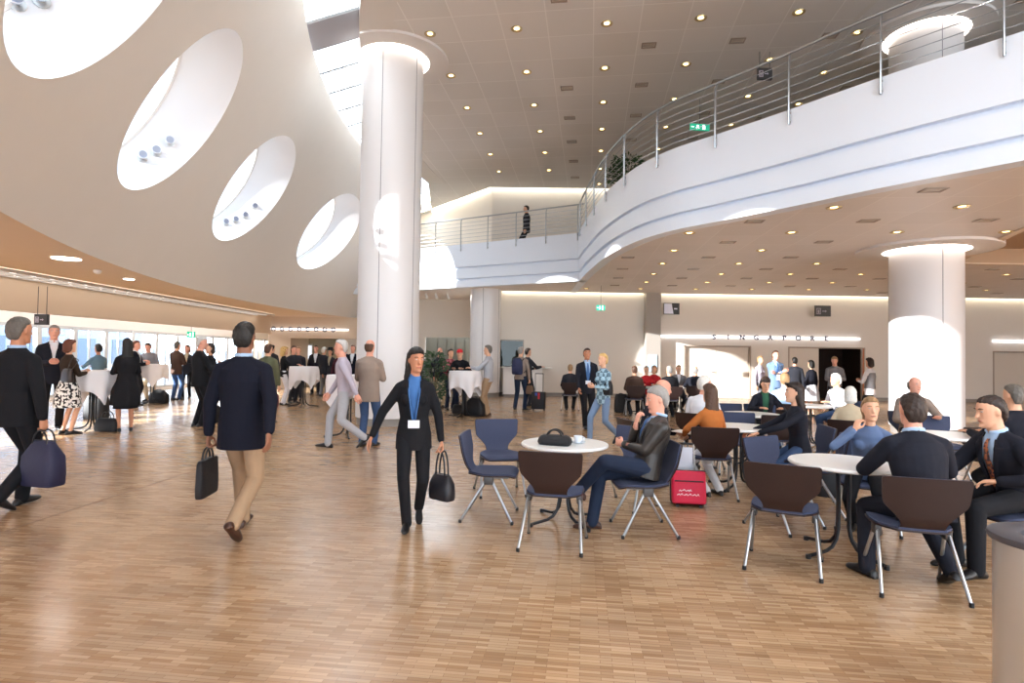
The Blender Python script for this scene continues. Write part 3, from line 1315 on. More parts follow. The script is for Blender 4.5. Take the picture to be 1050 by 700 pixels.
mid = (ops[0][0] + ops[0][1]) / 2
door(1, *ops[0], [(ops[0][0] + .05, mid), (mid, ops[0][1] - .05)])
xl = aty(841, 380, BY).x
o = door(2, *ops[1], [(ops[1][0] + .05, xl)])
l = MB()
l.box((0, 0, .01), (.05, .98, 1.945))
Md = Matrix.Translation((aty(886, 380, BY).x - .06, BY - .0, 0)) @ Matrix.Rotation(R_(152), 4, 'Z')
l.v = [Md @ p for p in l.v]
lf = l.build('door_leaf', mat('open door leaf', '#d8d4d0', .5), o, smooth=False)
l = MB()
l.box((.0, .98, .01), (.052, 1.0, 1.945))
l.v = [Md @ p for p in l.v]
l.build('edge_strip', mat('orange brown door edge', '#a2623a', .5), lf, smooth=False)
door(3, *ops[2], [(ops[2][0] + .05, ops[2][0] + 1.3), (ops[2][0] + 1.3, ops[2][1] - .05)])
# dark room behind the open door, closed rooms behind the others
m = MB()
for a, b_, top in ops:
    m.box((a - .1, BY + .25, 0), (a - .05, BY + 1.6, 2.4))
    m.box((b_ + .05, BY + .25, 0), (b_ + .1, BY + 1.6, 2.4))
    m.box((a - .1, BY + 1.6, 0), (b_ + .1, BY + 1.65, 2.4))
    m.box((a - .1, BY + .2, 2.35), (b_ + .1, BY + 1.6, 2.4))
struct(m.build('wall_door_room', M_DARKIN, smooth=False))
# info window
f = MB()
f.box((win[0], BY - .02, win[2]), (win[0] + .04, BY + .1, win[3]))
f.box((win[1] - .04, BY - .02, win[2]), (win[1], BY + .1, win[3]))
f.box((win[0], BY - .02, win[3] - .04), (win[1], BY + .1, win[3]))
o = struct(f.build('window_%d' % WN, M_GREY, smooth=False))
g = MB()
g.box((win[0] + .04, BY + .04, win[2]), (win[1] - .04, BY + .05, win[3] - .04))
g.build('pane', glass('tinted glass', (.5, .53, .5), .03), o, smooth=False)
g = MB()
for i in range(9):
    xx = win[0] + .06 + i * (win[1] - win[0] - .1) / 9
    g.box((xx, BY + .14, win[2]), (xx + .09, BY + .16, win[3]))
g.build('blind', mat('vertical blind', '#8e8b80', .7), o, smooth=False)
m = MB()
m.box((win[0] - .2, BY + .22, .9), (win[1] + .2, BY + .26, 2.3))
struct(m.build('wall_info_room', mat('dim room', '#5d5a52', .8), smooth=False))

# ---- upper storey walls
UP = [V((22, 22.6, 0)), V((-.86, 22.7, 0)), V((-4.47, 27.4, 0)), V((-4.8, 29, 0))]
m = MB()
for i in range(3):
    a, b_ = UP[i], UP[i + 1]
    k = len(m.v)
    m.v += [V((a.x, a.y, 5.0)), V((b_.x, b_.y, 5.0)), V((b_.x, b_.y, 9)), V((a.x, a.y, 9))]
    m.addf((k, k + 1, k + 2, k + 3))
k = len(m.v)
m.v += [V((-4.35, 21, 5.2)), V((-4.8, 29, 5.2)), V((-4.8, 29, 8.5)), V((-4.35, 21, 8.5))]
m.addf((k, k + 1, k + 2, k + 3))
struct(m.build('wall_upper', M_WALL, smooth=False))
# recess at the left of the round rear column
m = MB()
ra, rb = aty(436, 350, 25.5).x, aty(484, 350, 25.5).x
m.box((-7.5, 25.5, 0), (ra, 25.7, 4.0))
m.box((ra, 25.5, 2.25), (rb, 25.7, 4.0))
m.box((rb, 25.5, 0), (-1.3, 25.7, 4.0))
m.box((-1.42, 22, 0), (-1.3, 25.6, 4.0))
struct(m.build('wall_recess', M_WALL, smooth=False))
m = MB()
for i in range(5):
    a = ra + (rb - ra) * i / 5
    b_ = ra + (rb - ra) * (i + 1) / 5
    m.box((a + .02, 26.6, .1), (b_ - .02, 26.64, 2.2))
m.box((ra - .3, 26.66, 0), (rb + .3, 26.7, 2.4))
struct(m.build('wall_recess_rear', mat('grey green panel', '#6f6c62', .5), smooth=False))
# end wall on the right and behind the camera on the left, outside the frame
m = MB()
m.box((22, -9, 0), (22.2, 34, 9))
struct(m.build('wall_right', M_WALL, smooth=False))

# ---- columns
M_COL = mat('white column cladding', '#dedcdc', .38)
COLS = [('column', V((-2.70, 12.7, 0)), .66, 8.3), ('column', V((8.73, 12.3, 0)), .66, 8.7), ('column', V((-.98, 21.35, 0)), .56, 4.2)]
for nm, c, r, hgt in COLS:
    m = MB()
    m.lathe([(r + .0, .16), (r, hgt)], 64, c, 0)
    o = struct(m.build(nm, M_COL))
    m = MB()
    m.lathe([(r - .03, 0), (r - .03, .15), (r - .06, .16)], 64, c)
    m.build('plinth', M_BASE, o)
    m = MB()
    for a in (-100, -32, 148) if c.x > 0 else (-97, -30, 40):
        p = c + V((math.cos(R_(a)), math.sin(R_(a)), 0)) * (r - .004)
        m.limb([p + V((0, 0, .17)), p + V((0, 0, hgt - .3))], [.009, .009], 6)
    m.build('seam', mat('cladding joint', '#77757a', .6), o)


def ring_soffit(c, r, z, name, outer=1.25, gap=.13):
    """flat collar under the ceiling round a column, glowing gap inside it"""
    m = MB()
    n = 64
    for rr, zz in ((r + gap, z + .05), (r + gap, z - .03), (outer, z - .03), (outer, z + .05)):
        for j in range(n):
            a = 2 * PI * j / n
            p = c + V((rr * math.cos(a), rr * math.sin(a), zz))
            q = V((p.x - CX, p.y - CY, 0))
            if z > 6 and c.x < 0 and q.length > 21.84:
                q = q * (21.84 / q.length)
                p = V((CX + q.x, CY + q.y, zz))
            m.v.append(p)
    for i in range(3):
        for j in range(n):
            k = (j + 1) % n
            m.addf((i * n + j, i * n + k, (i + 1) * n + k, (i + 1) * n + j))
    o = struct(m.build(name, mat('collar plaster', '#dedad7', .7)))
    g = MB()
    for rr, zz in ((r + .005, z - .018), (r + gap, z - .018)):
        for j in range(n):
            a = 2 * PI * j / n
            g.v.append(c + V((rr * math.cos(a), rr * math.sin(a), zz)))
    for j in range(n):
        k = (j + 1) % n
        g.addf((j, k, n + k, n + j))
    g.build('ring_light', M_RING, o)


ring_soffit(COLS[0][1], .66, 7.97, 'trim_3', 1.2)
ring_soffit(COLS[1][1], .66, 3.88, 'trim_4', 1.3)
ring_soffit(COLS[1][1], .66, 8.47, 'trim_5', 1.2)

# ---- main ceiling
M_CEIL = brick_mat('ceiling panels', '#dedad6', '#d8d4cf', '#eae7e3', .9, .9, .012, rot=R_(7.6), rough=.6, spec=.3)
edge = [arc_pt(21.85, y, 8.0) for y in [-3.5 + i * 25.5 / 60 for i in range(61)]]
CE = edge + [V((-4.0, 28.6, 8)), V((-4.5, 27.0, 8)), V((-.95, 22.42, 8)), V((6.4, 22.35, 8)), V((6.4, 5, 8)), V((9, -2, 8)), V((11.4, -3.5, 8))]
flat_poly(CE, 'ceiling', M_CEIL, .4)
flat_poly([V((6.3, 22.4, 8.5)), V((22, 22.4, 8.5)), V((22, -9, 8.5)), V((8, -9, 8.5)), V((6.3, 4.5, 8.5))], 'ceiling_right', M_CEIL, .2)
m = MB()
m.box((6.4, 4.5, 8.0), (6.5, 22.35, 8.7))
struct(m.build('trim_10', M_CONE, smooth=False))
# plain band at the edge of the ceiling
m = MB()
for i, y in enumerate([-3.5 + i * 25.5 / 60 for i in range(61)]):
    a, b_ = arc_pt(21.85, y, 7.985), arc_pt(21.2, y, 7.985)
    m.v += [a, b_, b_ + V((0, 0, .03)), a + V((0, 0, .5))]
for i in range(60):
    for k in range(4):
        q = (k + 1) % 4
        m.addf((i * 4 + k, i * 4 + q, i * 4 + 4 + q, i * 4 + 4 + k))
struct(m.build('trim_6', mat('ceiling edge plaster', '#dbd6d0', .7)))
# skylight strip between drum wall and ceiling
M_BLIND = mat('grey roller blind', '#9a9aa2', .7)
yy = [2 + i * 1.06 for i in range(19)]
for i in range(18):
    y0, y1 = yy[i], yy[i + 1]
    P4 = [arc_pt(22.9, y0, 8.1), arc_pt(22.9, y1, 8.1), arc_pt(21.8, y1, 8.46), arc_pt(21.8, y0, 8.46)]
    m = MB()
    for a, b_ in ((P4[0], P4[3]), (P4[1], P4[2])):
        m.limb([a, b_], [.035, .035], 4)
    m.limb([P4[0], P4[1]], [.03, .03], 4)
    m.limb([P4[3], P4[2]], [.03, .03], 4)
    o = struct(m.build('window_%d' % (WN + 1 + i), M_FRAME, smooth=False))
    g = MB()
    g.v = [p + V((0, 0, .02)) for p in P4]
    g.addf((0, 1, 2, 3))
    g.build('pane', frosted('frosted skylight glass'), o, smooth=False)
    if i == 9 or i == 1:
        g = MB()
        g.v = [p + V((0, 0, -.03)) for p in P4] + [p + V((0, 0, -.02)) for p in P4]
        g.addf((0, 1, 2, 3))
        g.addf((7, 6, 5, 4))
        g.build('blind', M_BLIND, o, smooth=False)

# ---- balcony: slab edge, soffit, deck
BE = spline([V((2.10, 21.9, 0)), V((2.05, 18.2, 0)), V((2.07, 16.1, 0)), V((2.17, 13.9, 0)), V((2.45, 12.1, 0)), V((2.88, 10.95, 0)), V((3.50, 10.1, 0)), V((4.20, 9.15, 0)),
             V((5.02, 7.95, 0)), V((5.98, 6.75, 0)), V((7.2, 5.3, 0)), V((9.5, 3.0, 0)), V((12.5, .5, 0)), V((16, -2, 0))], 8)
WE = spline([V((-7.2, 23.95, 0)), V((-5.4, 22.9, 0)), V((-3.45, 21.55, 0)), V((-.85, 20.05, 0)), V((2.2, 18.3, 0))], 8)
PROF = [(.30, 3.90), (.045, 3.90), (.045, 4.135), (.12, 4.14), (.12, 4.20), (.02, 4.205), (.02, 4.545), (.10, 4.55), (.10, 4.61), (.0, 4.615), (.0, 5.42), (.10, 5.42), (.10, 5.2)]


def inward(path, i):
    d = (path[min(i + 1, len(path) - 1)] - path[max(i - 1, 0)]).normalized()
    return V((-d.y, d.x, 0))


def sweep_fascia(path, name):
    m = MB()
    n = len(PROF)
    for i, p in enumerate(path):
        w = inward(path, i)
        for o_, z in PROF:
            m.v.append(p + w * o_ + V((0, 0, z)))
    for i in range(len(path) - 1):
        for j in range(n - 1):
            g = 1 if j in (2, 3, 4, 6, 7, 8) else 0
            m.addf((i * n + j, (i + 1) * n + j, (i + 1) * n + j + 1, i * n + j + 1), g)
    o = m.build(name, [M_FASCIA, M_GROOVE])
    o.data.set_sharp_from_angle(angle=R_(30))
    return struct(o)


sweep_fascia(BE, 'trim_7')
sweep_fascia(WE, 'trim_8')
M_SOFF = brick_mat('balcony soffit panels', '#e4deda', '#ded8d3', '#ece7e2', .9, .9, .010, rot=R_(6), rough=.5, spec=.35)
be_in = [p + inward(BE, i) * .05 for i, p in enumerate(BE)]
poly = [V((p.x, p.y, 3.905)) for p in be_in[4:]] + [V((22, -2, 3.905)), V((22, 21.75, 3.905)), V((2.1, 21.75, 3.905))]
coff = [V((10.2, 13.95, 3.905)), V((10.35, 13.4, 3.905)), V((10.1, 12.6, 3.905)), V((9.75, 11.8, 3.905)), V((9.3, 10.8, 3.905)), V((9.0, 10.0, 3.905)), V((9.0, 8.6, 3.905)),
        V((10.5, 7.4, 3.905)), V((13.5, 8.2, 3.905)), V((15, 11, 3.905)), V((14.5, 13.95, 3.905))]
flat_poly(poly, 'ceiling_balcony', M_SOFF, 0, [coff])
m = MB()
k = len(coff)
m.v = [p.copy() for p in coff] + [p + V((0, 0, .35)) for p in coff]
for i in range(k):
    e = (i + 1) % k
    m.addf((i, e, k + e, k + i))
m.addf(tuple(k + i for i in range(k)))
struct(m.build('ceiling_coffer', mat('coffer tan', '#b3997f', .7), smooth=False))
m = MB()
cc = sum(coff, V()) / k
inner = [p + (cc - p).normalized() * -.16 for p in coff]
m.v = [p + V((0, 0, -.03)) for p in coff] + [p + V((0, 0, -.03)) for p in inner] + [p.copy() for p in coff] + [p.copy() for p in inner]
for i in range(k):
    e = (i + 1) % k
    for a, b_ in ((0, 1), (2, 0), (1, 3)):
        m.addf((a * k + i, a * k + e, b_ * k + e, b_ * k + i))
struct(m.build('trim_9', mat('coffer band', '#d9c6b2', .7), smooth=False))
we_in = [p + inward(WE, i) * .05 for i, p in enumerate(WE)]
flat_poly([V((p.x, p.y, 3.906)) for p in we_in] + [V((2.1, 21.75, 3.906)), V((-1.3, 21.75, 3.906)), V((-1.3, 25.5, 3.906)), V((-7.2, 25.5, 3.906))], 'ceiling_walkway', M_SOFF)
flat_poly([V((p.x, p.y, 5.2)) for p in be_in[4:]] + [V((22, -2, 5.2)), V((22, 22.6, 5.2)), V((2.1, 22.6, 5.2))], 'floor_balcony', mat('upper carpet', '#8c7f74', .9), -.2)
flat_poly([V((p.x, p.y, 5.2)) for p in we_in] + [V((2.1, 22.65, 5.2)), V((-.86, 22.7, 5.2)), V((-4.4, 27.3, 5.2)), V((-7.2, 28, 5.2))], 'floor_walkway', mat('upper carpet', '#8c7f74', .9), -.2)


# cove light tubes along the tops of the walls (inside the gap between ceiling and wall)
def cove(pts, label):
    m = MB()
    m.limb([V(p) for p in pts], [.04] * len(pts), 6)
    return tag(m.build('cove_light', M_COVE), label, 'light')


cove([(-.4, BY - .09, 3.98), (pa - .05, BY - .09, 3.98)], 'warm cove light tube above the white wall left of the grey pilaster')
cove([(pb + .05, BY - .09, 3.98), (21.9, BY - .09, 3.98)], 'warm cove light tube above the lettered back wall')
cove([(-4.3, 26.95, 8.12), (-.95, 22.55, 8.12), (21.8, 22.45, 8.12)], 'warm cove light tube along the top of the upper storey wall')


# ---- railings
def railing(path, i0, i1, spacing, name, label, off=-.035):
    r = thing(name, label, 'railing', path[i0])
    r.location = (path[i0].x, path[i0].y, 5.0)
    base = V(r.location)
    P = [path[i] + inward(path, i) * off - base + V((0, 0, 0)) for i in range(i0, i1 + 1)]
    for p in P:
        p.z = 0
    NRM = [inward(path, i) for i in range(i0, i1 + 1)]
    m = MB()
    z = 6.33 - 5.0
    m.limb([p + w * .06 + V((0, 0, z)) for p, w in zip(P, NRM)], [.024] * len(P), 8)
    m.build('handrail', M_CHROME, r)
    for k in range(6):
        m = MB()
        zz = .50 + k * .132
        m.limb([p + V((0, 0, zz)) for p in P], [.0075] * len(P), 6)
        m.build('rail', M_CHROME, r)
    s = spacing * .4
    acc = 0
    for i in range(len(P) - 1):
        L = (P[i + 1] - P[i]).length
        while acc + L > s:
            p = P[i].lerp(P[i + 1], (s - acc) / L)
            w = NRM[i]
            m = MB()
            t = V((-w.y, w.x, 0))
            m.limb([p + V((0, 0, .18)), p + V((0, 0, z - .12)), p + w * .03 + V((0, 0, z - .04)), p + w * .06 + V((0, 0, z - .015))], [.022, .022, .018, .014], 8, flat=.6, hint=w)
            m.limb([p + w * .0 + V((0, 0, .22)), p + w * .04 + V((0, 0, .22))], [.014, .014], 8)
            m.limb([p + w * .0 + V((0, 0, .36)), p + w * .04 + V((0, 0, .36))], [.014, .014], 8)
            m.build('post', M_CHROME, r)
            s += spacing
        acc += L
    return r


railing(BE, 8, len(BE) - 14, 1.32, 'railing', 'steel railing with thin horizontal bars on the curved balcony')
railing(WE, 1, len(WE) - 1, 1.12, 'railing', 'steel railing with thin horizontal bars on the straight rear walkway')

# =================================================================== PEOPLE
def G(px, py):
    p = atz(px, py, 0)
    return p.x, p.y


def AT(px, Y):
    return aty(px, 360, Y).x, Y


# ---- near, walking
man_far_left = person('man in black suit walking away at the left edge with a dark blue bag', *G(12, 521), 8, 1.84, feet='walkL2', hl='walkf', hr='carry', tc='black', bc='black',
                      hair='short', hc='greydark', skin='tan', det=3, shirt='sky', vneck=None)
man_navy = person('man in navy jacket and khaki trousers walking away with a slim briefcase', *AT(250, 4.85), -4, 1.79, feet='walkL', hl='carry', hr='walkb', tc='navy', bc='khaki', shoe='brown',
                  hair='short', hc='black', skin='dark', det=3, shirt='sky', vneck=None, hem=-.20)
woman_badge = person('woman in black trouser suit with conference badge walking towards the camera', *AT(426, 5.2), 172, 1.60, sex='f', feet='walkR2', hl='carry', hr=((.40, .0, .86), (.6, -.6, 0), (-1, 0, 0), .5),
                     tc='black', bc='black', hair='long', hc='black', skin='tan', det=3, shirt='blue', vneck=.12, lanyard=True, head=(-22, 4))

# ---- gray-haired man in leather jacket at the front table
man_leather = person('grey haired man in black leather jacket seated with chin on his hand', 1.20, 5.15, 268, 1.70, sit=True, lean=-14, tc='leather', tk='leather', bc='dkjeans', shirt='sky', tie='blue',
                     hair='thick', hc='grey', skin='pink', shoe='brown', det=3, head=(-6, 12), pelv=(0, .0, .575), vneck=.12,
                     hr=((.05, .095, 1.0), (.3, .5, -1), (0, -1, .3), 1.2, (-.12, -.22, .95)),
                     hl=((.08, .20, .80), (-.8, -.3, -.6), (0, -1, 0), .9),
                     feet=[(.10, .62, .36, 12, 18), (.05, .50, .088, 6, 0)])

# ---- table on the right
man_back = person('man in dark suit seen from behind leaning on the white table', 2.78, 3.94, 8, 1.77, sit=True, lean=15, tc='ink', bc='ink', hair='receding', hc='dark', skin='pink', det=3, shirt='sky', vneck=None,
                  hl=((-.12, .46, .80), (-.7, -.3, -.6), (0, 0, -1), .4), hr=((.16, .46, .80), (.7, -.3, -.6), (0, 0, -1), .4), feet=[(-.28, .20, .085, -20, 0), (.20, .05, .13, 8, -24)], hem=-.14)
man_tie = person('man in dark suit with floral tie seated at the right looking left', 3.68, 4.28, 268, 1.74, sit=True, lean=16, tc='ink', bc='black', hair='receding', hc='dark', skin='fair', det=3, shirt='sky',
                 tie='floral', vneck=.06, head=(8, 10), hr=((.10, .46, .80), (.7, -.4, -.6), (0, 0, -1), .5), hl=((-.16, .26, .72), (-.8, -.4, -.2), (0, 0, -1), .6), lanyard=False,
                 feet=[(-.14, .42, .085, -8, 0), (.12, .36, .085, 6, 0)])
woman_cheek = person('young woman in grey blue top leaning her cheek on her hand', 3.20, 5.28, 212, 1.62, sex='f', sit=True, lean=20, side=-5, top='shirt', tc='denimtop', bc='black', hair='tied', hc='sand', skin='fair', det=3,
                     head=(-16, 0), hr=((.085, .285, 1.03), (.8, .4, -.8), (-.6, -.6, .3), .9, (-.3, -.25, .9)), hl=((-.16, .42, .80), (-.8, -.3, 0), (0, 0, -1), .3))

# ---- people round the next tables
person('woman in orange jacket with long brown hair seated with her back to us', 2.25, 6.50, 345, 1.62, sex='f', sit=True, lean=6, twist=-15, tc='orange', bc='white', hair='long', hc='brown', det=2, face=False,
       hl=((-.20, .34, .72), (-.8, -.3, -.4), (0, 0, -1), .4), hr='desk')
person('woman with sunglasses on dark long hair in black jacket seated sideways at a table', 3.22, 6.52, 278, 1.68, sex='f', sit=True, lean=5, tc='ink', bc='jeans', hair='long', hc='dark', det=2,
       hr=((.12, .50, .765), (.7, -.4, -.4), (0, 0, -1), .3), hl=((-.12, .50, .765), (-.7, -.3, -.4), (0, 0, -1), .3))
person('white haired person in white shirt seated behind the orange jacket', *AT(720, 8.0), 40, 1.68, sit=True, lean=6, top='shirt', tc='white', bc='charcoal', hair='thick', hc='white', skin='pink', det=2, sleeve='short',
       hl='lap', hr='lap', head=(30, 6))
person('bending person in dark clothes seated beyond the leather jacket', *AT(664, 7.0), 78, 1.72, sit=True, lean=20, tc='ink', bc='black', hair='bald', hc='sand', skin='pink', det=2, hl='thigh', hr='thigh', head=(20, 10))
person('woman with green scarf and dark hair seated facing us and reading', *AT(783, 9.25), 188, 1.68, sex='f', sit=True, lean=8, tc='ink', bc='black', hair='bob', hc='dark', det=2, shirt='green', vneck=.0, hl='desk', hr='desk', head=(0, 26))
person('man in light blue shirt seated with sun on his head, seen from behind', *AT(806, 9.9), 14, 1.74, sit=True, lean=12, top='shirt', tc='sky', bc='jeans', hair='short', hc='sand', det=1, face=False, hl='desk', hr='desk')
person('man in white shirt and jeans seated in the sunlight leaning forward', *AT(864, 10.5), 255, 1.74, sit=True, lean=16, top='shirt', tc='white', bc='jeans', hair='short', hc='white', det=1, hl='desk', hr='thigh', feet='sitback')
person('elder man in grey suit seated facing us in front of the sunlit column', *AT(936, 8.3), 196, 1.74, sit=True, lean=4, tc='taupe', bc='charcoal', hair='bald', hc='grey', skin='pink', det=2, shirt='white', hl='desk', hr='lap', head=(-16, 4))
person('white blond haired person seated hunched behind the young woman', *AT(872, 7.4), 30, 1.60, sit=True, lean=26, tc='stone', bc='charcoal', hair='bob', hc='white', det=1, face=False, hl='lap', hr='lap', sex='f', pelv=(0, 0, .50))
person('grey haired person in dark coat seated with back to us at far right', *AT(1046, 5.9), -12, 1.74, sit=True, lean=6, tc='ink', bc='black', hair='short', hc='greydark', det=2, face=False, hl='desk', hr='desk')

# ---- standing near the doors
person('man in blue grey suit standing with folded arms below the lettered strip', *AT(795, 15.2), 176, 1.74, tc='suitblue', bc='suitblue', shirt='sky', tie='blue', hair='short', hc='brown', skin='pink', det=1, hl='crossed', hr='crossed', lanyard=True, vneck=.1)
person('person in pink shirt standing behind the man with folded arms', *AT(779, 16.6), 150, 1.60, sex='f', top='shirt', tc='lilac', bc='grey', hair='short', hc='sand', det=1)
person('person in dark jacket standing in front of the closed door leaf, back turned', *AT(815, 16.4), 20, 1.58, tc='charcoal', bc='charcoal', hair='short', hc='black', det=1, face=False)
person('person in dark top and pale skirt standing beside the open door', *AT(832, 15.6), -20, 1.50, sex='f', tc='ink', bc='white', hair='bob', hc='black', det=1, bottom='skirt', face=False)
person('man in grey striped jacket standing in the dark doorway', *AT(856, 15.2), 200, 1.62, tc='greydark' if False else 'grey', bc='charcoal', hair='receding', hc='sand', skin='pink', det=1, head=(20, 20), hl='front', hr='front')
person('woman in white jacket with dark hair standing by the door, back turned', *AT(892, 14.0), 335, 1.58, sex='f', tc='white', bc='charcoal', hair='bob', hc='dark', det=1, vest='grey', face=False, hl='front', hr='front')

# ---- seated rows in front of the back wall
person('man in brown jacket seated with his back to us before the back wall', *AT(651, 15.2), 4, 1.72, sit=True, lean=4, tc='brown', bc='black', hair='short', hc='brown', det=1, face=False, hl='lap', hr='lap')
person('woman in red jacket seated facing us at the back', *AT(663, 16.4), 186, 1.70, sex='f', sit=True, tc='red', bc='black', hair='short', hc='grey', det=1, hl='desk', hr='desk')
person('second woman in red seated beside the woman in red jacket', *AT(671, 17.0), 200, 1.72, sex='f', sit=True, tc='red', bc='black', hair='bob', hc='sand', det=1, hl='desk', hr='desk')
person('man in black suit with grey hair seated with his back to us near the pilaster', *AT(687, 15.0), -4, 1.76, sit=True, lean=3, tc='black', bc='black', hair='short', hc='grey', det=1, face=False, hl='lap', hr='lap')
person('person in grey suit seated facing us right of the pilaster', *AT(696, 17.1), 188, 1.74, sit=True, tc='grey', bc='charcoal', hair='short', hc='sand', det=1, shirt='white', hl='desk', hr='desk')
person('man in black suit seated alone before the sunlit door, back turned', *AT(713, 15.6), 14, 1.74, sit=True, lean=3, tc='ink', bc='black', hair='bald', hc='grey', det=1, face=False, hl='desk', hr='desk')
person('man in dark jacket seated on a dark chair below the exit sign, back turned', *AT(585, 16.5), 6, 1.72, sit=True, lean=8, tc='charcoal', bc='black', hair='short', hc='sand', det=1, face=False, hl='lap', hr='lap')

# ---- middle distance, walking
person('man in dark suit with blue tie walking towards us below the exit sign', *G(601, 439), 176, 1.72, feet='walkR2', tc='ink', bc='black', shirt='sky', tie='blue', hair='short', hc='dark', skin='tan', det=2, hl='down', hr='walkf', lanyard=True, vneck=.12)
woman_plaid = person('blond woman in checked shirt and light jeans walking past the man in suit', *AT(619, 10.1), 236, 1.60, sex='f', feet='walkR', top='shirt', tc='teal', tk='plaid', bc='ltjeans', hair='short', hc='blond', det=2, hl='front', hr='walkb', hem=-.14)
man_backpack = person('man in grey shirt and jeans with a dark blue backpack at the counter', *G(533, 420), 24, 1.76, top='shirt', tc='taupe', bc='dkjeans', hair='short', hc='grey', det=1, face=False, hl='front', hr='carry', feet='wide')
person('man standing at the counter just behind the backpack', *AT(541, 17.6), 60, 1.74, top='jacket', tc='charcoal', bc='charcoal', hair='short', hc='dark', det=1, hl='front', hr='table')
person('man in grey shirt and khaki trousers standing at a cloth table, facing left', *G(500, 426), 285, 1.76, top='shirt', tc='ltgrey', bc='khaki', hair='short', hc='greydark', det=2, hl='table', hr='table', shoe='brown')
person('person in red cap and black jacket leaning on the cloth table by the rear column', *AT(474, 15.25), 190, 1.70, tc='black', bc='dkjeans', hair='none', hc='dark', det=2, lean=24, hl='table', hr='table')
person('person in checked dark red shirt standing left of the red cap', *AT(462, 16.1), 150, 1.66, top='shirt', tc='darkred', tk='plaid', bc='dkjeans', hair='short', hc='dark', det=1, hl='front', hr='front')
person('bald man in dark green jacket standing behind the leafy plant', *AT(451, 16.6), 160, 1.70, tc='charcoal', bc='stone', hair='bald', hc='grey', skin='pink', det=1, hl='pocket', hr='pocket')
person('bald man half hidden behind the large left column', *AT(429, 17.0), 200, 1.72, tc='grey', bc='charcoal', hair='bald', hc='grey', skin='pink', det=1)
person('man in grey jacket and blue jeans standing with back to us before the large column', *G(377, 457), 6, 1.74, tc='taupe', bc='jeans', hair='bald', hc='brown', skin='pink', det=2, face=False, hl='front', hr='front', hem=-.2)
person('man in pale lilac shirt striding left beside the grey jacket', *AT(355, 9.3), 262, 1.76, feet='walkR', top='shirt', tc='lilac', bc='ltgrey', hair='short', hc='silver', skin='pink', det=2, lean=6, hl='walkb', hr='walkf')

# ---- left groups
person('man in dark suit with grey hair standing by the left cloth table, facing us', *AT(55, 10.9), 140, 1.95, tc='ink', bc='black', hair='short', hc='grey', skin='pink', det=2, shirt='white', hl='front', hr='front')
woman_skirt = person('woman in brown jacket and flower print skirt with shoulder bag, back turned', *G(68, 445), 24, 1.68, sex='f', tc='dkbrown', bc='white', bk='print', bottom='skirt', hair='bob', hc='auburn', skin='fair', det=2, face=False, hl='front', hr='front', hem=-.12)
person('dark haired person in grey blue shirt standing behind the left cloth table', *AT(101, 13.6), 300, 1.64, sex='f', top='shirt', tc='teal', bc='charcoal', hair='short', hc='black', skin='tan', det=1, hl='table', hr='table')
person('woman with long black hair in black knee length coat standing at the left cloth table', *G(128, 442), 318, 1.72, sex='f', top='coat', tc='black', bc='black', bottom='skirt', hair='long', hc='black', skin='tan', det=2, face=False, hl='front', hr='front')
person('man in dark blue suit in profile behind the woman in black coat', *AT(139, 15.8), 80, 1.76, tc='navy', bc='charcoal', hair='short', hc='auburn', skin='pink', det=1, shirt='white', hl='front', hr='front')
person('man in grey shirt leaning on the second cloth table by the windows', *AT(156, 17.3), 176, 1.76, top='shirt', tc='grey', bc='stone', hair='short', hc='dark', skin='pink', det=1, lean=20, hl='table', hr='table', head=(0, 14))
person('man in brown leather jacket and jeans standing near the windows, back turned', *G(180, 410), 12, 1.78, tc='brown', bc='jeans', hair='short', hc='greydark', det=1, face=False, hl='front', hr='front')
person('red haired woman in dark clothes facing us beside the brown leather jacket', *G(191, 408), 170, 1.68, sex='f', tc='charcoal', bc='black', hair='bob', hc='auburn', skin='pink', det=1, shirt='stone', hl='front', hr='front')
person('grey haired man in black suit standing in profile beside a black case', *G(203, 437), 40, 1.80, tc='black', bc='black', hair='short', hc='silver', skin='pink', det=2, hl='front', hr='hold', head=(25, 6))
person('dark haired person in black behind the grey haired man in black suit', *AT(216, 13.0), 215, 1.68, sex='f', tc='black', bc='black', hair='bob', hc='dark', det=1, hl='front', hr='front')
person('person in olive brown coat half hidden behind the navy jacket', *AT(275, 12.4), 10, 1.68, top='coat', tc='olive', bc='charcoal', hair='short', hc='brown', det=1, face=False)
person('man in dark jacket standing far back left of the blond woman', *AT(279, 20.0), 10, 1.74, tc='charcoal', bc='charcoal', hair='short', hc='black', det=1, face=False)
person('blond woman in black top and white trousers at the middle cloth table', *G(290, 415), 60, 1.66, sex='f', top='shirt', tc='black', bc='white', hair='curly', hc='blond', det=2, face=False, hl='table', hr='table')
person('man in dark jacket at the middle cloth table behind the blond woman', *AT(301, 17.4), 130, 1.70, tc='charcoal', bc='charcoal', hair='short', hc='brown', skin='pink', det=1, hl='front', hr='front')
person('man with fair face behind the middle cloth table', *AT(306, 18.6), 170, 1.68, tc='ink', bc='charcoal', hair='short', hc='sand', skin='pink', det=1, hl='front', hr='front')
person('man in grey suit with white hair standing right of the middle cloth table, back turned', *G(331, 406), 20, 1.70, tc='charcoal', bc='grey', hair='short', hc='white', det=1, face=False, hl='front', hr='front')
woman_hat = person('woman with a broad dark hat behind the grey suit', *AT(339, 20.2), 190, 1.64, sex='f', tc='charcoal', bc='black', hair='bob', hc='dark', det=1, shirt='stone')
person('man in dark suit far back left of the grey suit', *AT(324, 21.0), 170, 1.76, tc='ink', bc='charcoal', hair='short', hc='dark', skin='pink', det=1, shirt='white')
person('woman in plum jacket behind the right cloth table', *AT(347, 18.6), 200, 1.60, sex='f', tc='plum', bc='black', hair='bob', hc='sand', det=1)
